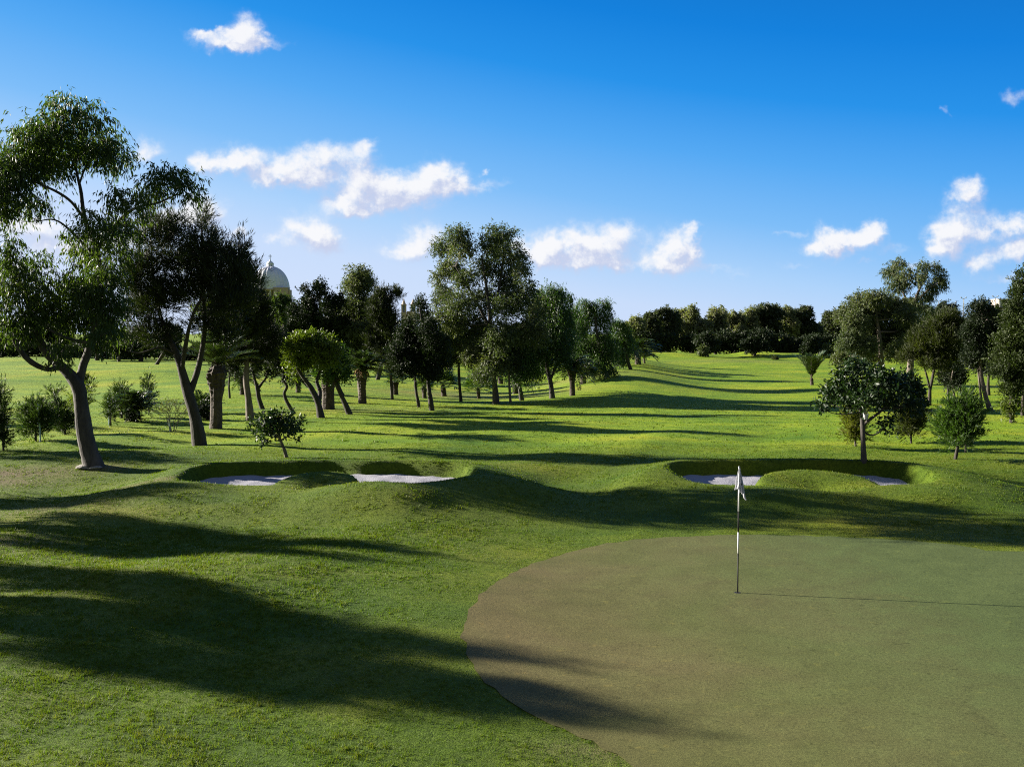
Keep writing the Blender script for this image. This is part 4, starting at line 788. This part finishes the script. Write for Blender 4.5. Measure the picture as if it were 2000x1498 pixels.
outside('gum_tree', -25.6, 20.7, 7.6, 1.0, 'gum outside the left edge, nearest the green', 'gum', .25, 15, .8,
        [(-1.75, 8.6, 1.6), (-1.25, 9.5, 2.2), (-.75, 9.2, 1.6), (-.2, 8.4, 1.8), (.3, 8.9, 1.6), (.8, 7.9, 1.6), (1.3, 7.4, 1.5), (-1.0, 7.4, 1.6), (1.75, 6.4, 1.4)])
outside('gum_tree', -26.0, 25.6, 7.2, 1.0, 'slim gum outside the left edge, level with the bunker foot', 'gum', .25, 14, .8,
        [(.75, 8.5, 2.0), (.2, 7.6, 1.6), (-.4, 8.2, 2.0), (-.9, 7.2, 1.5), (1.2, 7.0, 1.4)])
outside('gum_tree', -27.6, 29.4, 6.2, 1.1, 'gum outside the left edge, beside the left bunker', 'gum', .2, 20, 1.1, [(.4, 7.0, 1.5), (-.3, 6.6, 1.4), (-.8, 6.0, 1.2)])
outside('gum_tree', -31.5, 35.4, 7.2, 1.4, 'gum outside the left edge, beyond the leaning gum', 'gum', .2, 20)
outside('pine_tree', -42.0, 48.0, 8.0, 2.0, 'pine outside the left edge, far up the lawn', 'cas', .25, 16)

# ================================================================== BUILDINGS, LAMPS
def church():
    Y = 700; c = at(528.5, 566, Y); s = depth(Y, c[2]) / F; x0, y0, zb = c; r = 36 * s
    gz = float(hz(x0, y0)); root = thing('domed_church', (x0, y0, gz), 'church with a large ribbed grey dome and lantern cross above the left trees', 'church')
    o = np.array([x0, y0, gz]); th = np.linspace(0, math.pi / 2 - .10, 26); hd = (566 - 521) * s
    b = MB(); b.lathe([(r * math.cos(t) ** .92, zb - gz + hd * math.sin(t)) for t in th], (0, 0, 0), 144, lambda a: 1 + .018 * np.maximum(0, np.cos(a * 24)) ** 6); dm = b.build('dome', M['stone'], root)
    b = MB()
    for k in range(24):
        a_ = k * math.pi / 12; b.tube(np.array([(r * 1.004 * math.cos(t) ** .92 * math.cos(a_), r * 1.004 * math.cos(t) ** .92 * math.sin(a_), zb - gz + hd * math.sin(t)) for t in th]), [s * .6] * len(th), 5)
    b.build('dome_ribs', M['stone'], dm)
    b = MB(); zd = zb - gz; b.lathe([(r * 1.05, zd), (r * 1.06, zd - s * 2), (r * 1.0, zd - s * 2.5), (r * .92, zd - s * 3), (r * .92, zd - 26 * s), (r * 1.04, zd - 26 * s), (r * 1.04, zd - 30 * s), (r * 1.04, -5)], (0, 0, 0), 64); dr = b.build('drum', M['lime_s'], root)
    for k in range(28):
        a_ = k * 2 * math.pi / 28; b = MB(); cx, cy_ = r * .99 * math.cos(a_), r * .99 * math.sin(a_)
        b.lathe([(1.4 * s, zd - 26 * s), (1.2 * s, zd - 15 * s), (1.1 * s, zd - 4 * s), (1.6 * s, zd - 2.5 * s)], (cx, cy_, 0), 8); b.build('column', M['stone'], dr)
    b = MB(); zl = zd + hd - .5 * s; R6 = 6.6 * s
    b.lathe([(R6 * 1.12, zl - s), (R6 * 1.12, zl + s), (R6 * .78, zl + 1.2 * s), (R6 * .78, zl + 5 * s), (R6 * 1.08, zl + 5.2 * s), (R6 * 1.05, zl + 6.5 * s), (R6 * .75, zl + 9 * s), (R6 * .3, zl + 11 * s), (R6 * .16, zl + 13.5 * s), (R6 * .08, zl + 14 * s)], (0, 0, 0), 20); ln = b.build('lantern', M['stone'], root)
    for k in range(10):
        b = MB(); a_ = k * math.pi / 5; b.lathe([(.55 * s, zl + .8 * s), (.55 * s, zl + 5.3 * s)], (R6 * .98 * math.cos(a_), R6 * .98 * math.sin(a_), 0), 6); b.build('lantern_post', M['stone'], ln)
    b = MB(); zc = zl + 12 * s; b.box(-.55 * s, .55 * s, -.5 * s, .5 * s, zc, zc + 12 * s); b.box(-3.2 * s, -.56 * s, -.5 * s, .5 * s, zc + 7.6 * s, zc + 8.8 * s); b.box(.56 * s, 3.2 * s, -.5 * s, .5 * s, zc + 7.6 * s, zc + 8.8 * s); b.build('cross', M['steel'], root, None, False)
    b = MB(); b.box(14 * s, 42 * s, -34 * s, -20 * s, -2, zd + 1.5 * s); b.box(13 * s, 43 * s, -35 * s, -19 * s, zd + 1.5 * s, zd + 2.6 * s); b.box(42.2 * s, 46 * s, -32 * s, -20 * s, -2, zd - 1.6 * s); b.build('wing', M['lime_s'], root, None, False)
    b = MB(); b.box(-60 * s, 60 * s, -20 * s, 60 * s, -3, zd - 34 * s); b.build('nave', M['lime_s'], root, None, False)
church()
def towers():
    Y = 640; c = at(798, 640, Y); s = depth(Y, c[2]) / F; gz = float(hz(c[0], c[1])); root = thing('parish_church', (c[0], c[1], gz), 'sandstone church with twin bell towers seen between dark treetops', 'church')
    zz_ = lambda py: at(798, py, Y)[2] - gz
    for px in (789, 807):
        x = (px - 798) * s; b = MB(); w = 4.6 * s
        b.box(x - w, x + w, -w, w, zz_(640), zz_(612)); b.box(x - w * 1.15, x + w * 1.15, -w * 1.15, w * 1.15, zz_(612), zz_(610.5))
        for dx in (-1, 1):
            for dy_ in (-1, 1): b.box(x + dx * w * .72 - w * .26, x + dx * w * .72 + w * .26, dy_ * w * .72 - w * .26, dy_ * w * .72 + w * .26, zz_(610.5), zz_(597))
        b.box(x - w * 1.12, x + w * 1.12, -w * 1.12, w * 1.12, zz_(597), zz_(595))
        b.lathe([(w * .95, zz_(595)), (w * .8, zz_(593)), (w * .62, zz_(591.5)), (w * .5, zz_(589)), (w * .3, zz_(587)), (w * .14, zz_(584.5)), (w * .04, zz_(582))], (x, 0, 0), 12)
        t = b.build('bell_tower', M['lime_s'], root, None, False); b = MB(); b.box(x - w * .4, x + w * .4, -w * .4, w * .4, zz_(610.4), zz_(597.1)); b.build('belfry', M['glass'], t, None, False)
    b = MB(); b.box(-14 * s, 14 * s, 5.5 * s, 40 * s, -3, zz_(613)); b.box(-3.5 * s, 3.5 * s, 0, 5.4 * s, zz_(640), zz_(608)); b.build('nave', M['lime_s'], root, None, False)
towers()
def house():
    Y = 330; c = at(1962, 640, Y); s = depth(Y, c[2]) / F; gz = float(hz(c[0], c[1])); root = thing('flat_roofed_house', (c[0], c[1], gz), 'cream flat roofed house with two tall windows behind the right trees', 'house')
    zz_ = lambda py: at(1962, py, Y)[2] - gz; X_ = lambda px: (px - 1962) * s
    b = MB(); b.box(X_(1949), X_(1990), 0, 30 * s, zz_(602), zz_(585)); up = b.build('upper_storey', M['wallc'], root, None, False)
    b = MB(); b.box(X_(1948), X_(1991), -1 * s, 31 * s, zz_(585), zz_(583.8)); b.build('parapet', M['lime_s'], root, None, False)
    b = MB(); b.box(X_(1930), X_(2030), -6 * s, 40 * s, -2, zz_(602.6)); lo = b.build('lower_storey', M['wallc'], root, None, False)
    b = MB(); b.box(X_(1929), X_(2031), -6.5 * s, 41 * s, zz_(602.6), zz_(601)); b.build('roof_edge', M['lime_s'], root, None, False)
    for (a_, e_, t_, u_, par) in ((1952, 1958, 587, 600, up), (1967, 1973, 587, 600, up), (1952, 1964, 607, 612, lo)):
        yy = 0 if par is up else -6 * s; b = MB(); b.box(X_(a_), X_(e_), yy - .14, yy - .004, zz_(u_), zz_(t_)); wd = b.build('window', M['glass'], par, None, False)
        b = MB(); b.box(X_(a_) - .18, X_(a_) - .003, yy - .2, yy - .005, zz_(u_), zz_(t_) + .1); b.box(X_(e_) + .003, X_(e_) + .18, yy - .2, yy - .005, zz_(u_), zz_(t_) + .1); b.build('window_frame', M['white'], wd, None, False) if False else b.build('shutter', M['white'], par, None, False)
    b = MB(); b.lathe([(0, zz_(583.8)), (.9 * s, zz_(583.8)), (.9 * s, zz_(581.5)), (0, zz_(581))], (X_(1957), 8 * s, 0), 10); b.build('roof_tank', M['black'], root)
house()
def lamp(px, py, Y, label):
    c = at(px, py, Y); s = depth(Y, c[2]) / F; gz = float(hz(c[0], c[1])); zt = c[2] - gz
    root = thing('street_lamp', (c[0], c[1], gz), label, 'street lamp', 'twin armed street lamps'); b = MB()
    b.tube(np.array([(0, 0, -.5), (0, 0, zt * .5), (0, 0, zt - .5 * s)]), [.16, .12, .09], 8); b.build('pole', M['steel'], root)
    for d in (-1, 1):
        b = MB(); b.tube(np.array([(0, 0, zt - .8 * s), (d * 2 * s, 0, zt + .3 * s), (d * 4.2 * s, 0, zt + 1.6 * s)]), [.08, .07, .06], 6); ar = b.build('arm', M['steel'], root)
        b = MB(); b.tube(np.array([(d * 3.9 * s, 0, zt + 1.4 * s), (d * 4.8 * s, 0, zt + 2.3 * s), (d * 6.2 * s, 0, zt + 3.0 * s)]), [.12, .17, .08], 6); b.build('lamp_head', M['steel'], ar)
lamp(1833, 588.5, 270, 'leftmost street lamp, lowest of the three, above the far round tree')
lamp(1882, 583.5, 262, 'middle street lamp, standing clear against the sky')
lamp(1944, 581, 262, 'rightmost street lamp, just left of the flat roofed house')
def utility():
    Y = 300; c = at(1867.5, 588, Y); s = depth(Y) / F; gz = float(hz(c[0], c[1])); zt = c[2] - gz
    root = thing('utility_pole', (c[0], c[1], gz), 'thin wooden utility pole with crossarm and wire between the street lamps', 'utility pole'); b = MB(); b.tube(np.array([(0, 0, -.5), (0, 0, zt * .6), (0, 0, zt)]), [.2, .17, .14], 7); b.build('pole', M['dark'], root)
    b = MB(); b.box(-1 * s, 4.5 * s, -.1, .1, zt - .9 * s, zt - .2 * s); b.box(-.8 * s, 26 * s, -.06, .06, zt - 10.6 * s, zt - 10 * s); b.build('crossarm', M['dark'], root, None, False)
    b = MB(); b.tube(np.array([(0, 0, zt), (-2 * s, 0, zt - 5 * s), (-4 * s, 0, zt - 8 * s)]), [.07] * 3, 5); b.build('stay', M['steel'], root)
utility()

# ================================================================== LIGHT AND SKY
SUN_EL = R(17.8); hx, hy = .9525, -.3046
Ld = Vector((math.cos(SUN_EL) * hx, math.cos(SUN_EL) * hy, -math.sin(SUN_EL)))
sl = bpy.data.lights.new('sun', 'SUN'); sl.energy = 5.0; sl.angle = R(.45); sl.color = (1, .93, .80)
so = bpy.data.objects.new('sun', sl); C.objects.link(so); so.rotation_euler = Ld.to_track_quat('-Z', 'Y').to_euler(); so.location = (-40, 20, 40)
w = bpy.data.worlds.new('World'); SC.world = w; w.use_nodes = True; nt = w.node_tree; nt.nodes.clear()
EXPO = 1.95; STR = .1; G = 1 / (STR * 2 ** EXPO)
out = nd(nt, 'ShaderNodeOutputWorld'); bg = nd(nt, 'ShaderNodeBackground'); bg.inputs['Strength'].default_value = STR
sky = nd(nt, 'ShaderNodeTexSky'); sky.sky_type = 'NISHITA'; sky.sun_disc = False; sky.sun_elevation = SUN_EL; sky.sun_rotation = math.atan2(-hx, -hy)
sky.air_density = 1.0; sky.dust_density = .4; sky.ozone_density = 3
tc = nd(nt, 'ShaderNodeTexCoord'); sx = nd(nt, 'ShaderNodeSeparateXYZ'); nt.links.new(tc.outputs['Generated'], sx.inputs[0])
def math_(op, a, b=None, c=None):
    n = nd(nt, 'ShaderNodeMath', operation=op)
    for k, v in enumerate((a, b, c)):
        if v is None: continue
        if hasattr(v, 'is_output'): nt.links.new(v, n.inputs[k])
        else: n.inputs[k].default_value = v
    return n.outputs[0]
zz = math_('MULTIPLY', math_('ADD', sx.outputs[2], math_('MULTIPLY', sx.outputs[0], .16)), 2.0)
grad = ramp(nt, [(0, (.62, .73, .96)), (.10, (.57, .71, .96)), (.19, (.41, .64, .96)), (.30, (.20, .50, .93)), (.42, (.085, .39, .89)), (.54, (.014, .28, .81)), (.66, (.001, .21, .71)), (1, (.001, .09, .38))])
nt.links.new(zz, grad.inputs['Fac'])
gsc = mixc(nt, grad.outputs['Color'], (G, G, G), 1.0, 'MULTIPLY')
# unseen sky behind the viewer, made paler and less blue to give neutral fill
bk = nd(nt, 'ShaderNodeMapRange', interpolation_type='SMOOTHSTEP'); bk.inputs[1].default_value = .45; bk.inputs[2].default_value = -.35; nt.links.new(sx.outputs[1], bk.inputs[0])
gsc = mixc(nt, gsc, (.19 * G, .23 * G, .30 * G), bk.outputs[0])
base_sky = mixc(nt, sky.outputs['Color'], gsc, .985)
# clouds: soft lobes at directions in the sky, broken by fractal noise
yc = math_('MAXIMUM', sx.outputs[1], .08)
uvn = nd(nt, 'ShaderNodeCombineXYZ'); nt.links.new(math_('DIVIDE', sx.outputs[0], yc), uvn.inputs[0]); nt.links.new(math_('DIVIDE', sx.outputs[2], yc), uvn.inputs[1])
CL = [(478, 62, 34, 30, 1), (440, 80, 60, 16, .8), (395, 68, 30, 8, .55), (520, 86, 42, 12, .6), (466, 92, 34, 14, .8),
      (285, 292, 32, 24, .8), (390, 310, 26, 18, .55), (460, 308, 50, 24, .8), (430, 320, 45, 16, .6), (560, 330, 70, 30, .9), (640, 300, 50, 26, .85), (540, 350, 50, 16, .8), (620, 345, 50, 18, .6), (715, 292, 26, 18, .7), (700, 335, 36, 30, .6),
      (780, 370, 90, 34, 1), (860, 345, 44, 32, 1), (700, 400, 66, 22, 1), (740, 385, 70, 26, 1), (900, 365, 46, 14, .45), (960, 365, 40, 10, .35),
      (395, 415, 46, 36, .95), (330, 425, 60, 24, .8), (465, 455, 24, 9, .6), (590, 450, 46, 32, .95), (640, 468, 34, 26, .85), (530, 470, 24, 9, .5),
      (835, 460, 40, 28, .95), (790, 490, 56, 20, .85), (1100, 475, 66, 36, 1), (1075, 495, 60, 22, .9), (1210, 452, 38, 28, .9), (1180, 490, 60, 26, .7), (1120, 505, 90, 18, .6),
      (1315, 475, 40, 30, .95), (1355, 455, 12, 18, .7), (1310, 505, 50, 28, .9), (1345, 500, 22, 16, .6), (1240, 525, 60, 14, .5), (1190, 520, 30, 10, .4),
      (1545, 458, 26, 8, .4), (1620, 475, 40, 28, .9), (1660, 468, 50, 22, .85), (1700, 448, 28, 22, .9), (1590, 488, 36, 12, .6), (1740, 490, 26, 12, .45), (1690, 512, 16, 8, .4),
      (1890, 368, 34, 22, .9), (1885, 390, 30, 14, .6), (1850, 450, 40, 34, .95), (1840, 470, 36, 24, .9), (1930, 450, 46, 24, .85), (1900, 415, 40, 14, .5), (1990, 445, 34, 24, .85), (1950, 500, 60, 22, .6), (1910, 520, 24, 16, .7), (2010, 490, 50, 18, .7), (1845, 500, 30, 20, .4),
      (1975, 195, 26, 16, .5), (1850, 218, 12, 8, .35), (1440, 535, 30, 10, .3), (940, 338, 9, 7, .6),
      (60, 440, 70, 26, .9), (130, 480, 80, 22, .8), (30, 530, 70, 22, .8), (230, 470, 50, 18, .8), (1010, 480, 30, 14, .5), (1400, 520, 60, 10, .35), (1790, 520, 40, 10, .4), (1980, 545, 60, 12, .45), (1550, 520, 40, 8, .3)]
gt = bpy.data.node_groups.new('cloud_field', 'ShaderNodeTree')
gt.interface.new_socket('Vector', in_out='INPUT', socket_type='NodeSocketVector'); gt.interface.new_socket('Value', in_out='OUTPUT', socket_type='NodeSocketFloat')
gi = gt.nodes.new('NodeGroupInput'); go = gt.nodes.new('NodeGroupOutput')
def gmath(op, a, b=None):
    n = gt.nodes.new('ShaderNodeMath'); n.operation = op
    for k, v in enumerate((a, b)):
        if v is None: continue
        if hasattr(v, 'is_output'): gt.links.new(v, n.inputs[k])
        else: n.inputs[k].default_value = v
    return n.outputs[0]
def gvec(op, a, b=None):
    n = gt.nodes.new('ShaderNodeVectorMath'); n.operation = op
    for k, v in enumerate((a, b)):
        if v is None: continue
        if hasattr(v, 'is_output'): gt.links.new(v, n.inputs[k])
        else: n.inputs[k].default_value = v
    return n
def gnoise(scale, detail, rough, out='Fac'):
    n = gt.nodes.new('ShaderNodeTexNoise'); n.inputs['Scale'].default_value = scale; n.inputs['Detail'].default_value = detail; n.inputs['Roughness'].default_value = rough
    gt.links.new(gi.outputs[0], n.inputs['Vector']); return n.outputs[out]
wn = gvec('SUBTRACT', gnoise(26, 3, .5, 'Color'), (.5, .5, .5)).outputs[0]
wv = gvec('MULTIPLY', wn, (.036, .024, 0)).outputs[0]
wn2 = gvec('SUBTRACT', gnoise(85, 3, .55, 'Color'), (.5, .5, .5)).outputs[0]
pw = gvec('ADD', gvec('ADD', gi.outputs[0], wv).outputs[0], gvec('MULTIPLY', wn2, (.022, .018, 0)).outputs[0]).outputs[0]
acc = None
for (px, py, rx, ry, am) in CL:
    d = ray(px, py); c = (d[0] / d[1], d[2] / d[1], 0)
    q = gvec('MULTIPLY', gvec('SUBTRACT', pw, c).outputs[0], (F / (rx * 1.12), F / (ry * 1.12), 0)).outputs[0]
    r2 = gvec('DOT_PRODUCT', q, q).outputs['Value']
    e = gmath('MULTIPLY', gmath('POWER', 2.718, gmath('MULTIPLY', r2, -1.3)), am)
    acc = e if acc is None else gmath('ADD', acc, e)
acc = gmath('MINIMUM', acc, 1.1)
nz = gmath('ADD', gmath('MULTIPLY', gmath('SUBTRACT', gnoise(42, 8, .66), .5), 1.75), gmath('MULTIPLY', gmath('SUBTRACT', gnoise(120, 4, .6), .5), .55))
val = gmath('ADD', acc, gmath('MULTIPLY', nz, gmath('ADD', gmath('MULTIPLY', acc, 1.0), .03)))
gt.links.new(val, go.inputs[0])
def field(vec):
    g_ = nt.nodes.new('ShaderNodeGroup'); g_.node_tree = gt; nt.links.new(vec, g_.inputs[0]); return g_.outputs[0]
f0 = field(uvn.outputs[0])
ofs = nd(nt, 'ShaderNodeVectorMath', operation='ADD'); nt.links.new(uvn.outputs[0], ofs.inputs[0]); ofs.inputs[1].default_value = (-.010, .014, 0)
f1 = field(ofs.outputs[0])
mr = nd(nt, 'ShaderNodeMapRange', interpolation_type='SMOOTHSTEP'); mr.inputs[1].default_value = .08; mr.inputs[2].default_value = 1.08; nt.links.new(f0, mr.inputs[0])
front = nd(nt, 'ShaderNodeMapRange'); front.inputs[1].default_value = .1; front.inputs[2].default_value = .3; nt.links.new(sx.outputs[1], front.inputs[0])
alpha = math_('MULTIPLY', math_('MULTIPLY', mr.outputs[0], front.outputs[0]), .96)
sh = nd(nt, 'ShaderNodeMapRange', interpolation_type='SMOOTHSTEP'); sh.inputs[1].default_value = -.30; sh.inputs[2].default_value = .55
nt.links.new(math_('SUBTRACT', f1, math_('MULTIPLY', f0, .72)), sh.inputs[0])
ccol = mixc(nt, (.96 * G, .96 * G, .98 * G), (.58 * G, .64 * G, .84 * G), sh.outputs[0])
fin = mixc(nt, base_sky, ccol, alpha)
nt.links.new(fin, bg.inputs['Color'])
bg2 = nd(nt, 'ShaderNodeBackground'); bg2.inputs['Strength'].default_value = STR; nt.links.new(base_sky, bg2.inputs['Color'])
# the bank of clouds only fills one part of the sky: elsewhere the clear sky alone is evaluated
inb = math_('MULTIPLY', math_('MULTIPLY', math_('GREATER_THAN', sx.outputs[1], .72), math_('GREATER_THAN', sx.outputs[2], -.01)), math_('LESS_THAN', sx.outputs[2], .42))
mxs = nd(nt, 'ShaderNodeMixShader'); nt.links.new(inb, mxs.inputs[0]); nt.links.new(bg2.outputs[0], mxs.inputs[1]); nt.links.new(bg.outputs[0], mxs.inputs[2])
nt.links.new(mxs.outputs[0], out.inputs['Surface'])
w.cycles.sampling_method = 'MANUAL'; w.cycles.sample_map_resolution = 256

SC.view_settings.view_transform = 'Standard'; SC.view_settings.look = 'None'; SC.view_settings.exposure = EXPO; SC.view_settings.gamma = 1
cy = SC.cycles; cy.max_bounces = 6; cy.diffuse_bounces = 3; cy.transmission_bounces = 3; cy.glossy_bounces = 2; cy.transparent_max_bounces = 4
cy.use_denoising = False; cy.filter_width = 1.1; cy.use_adaptive_sampling = False; cy.sample_clamp_indirect = 4
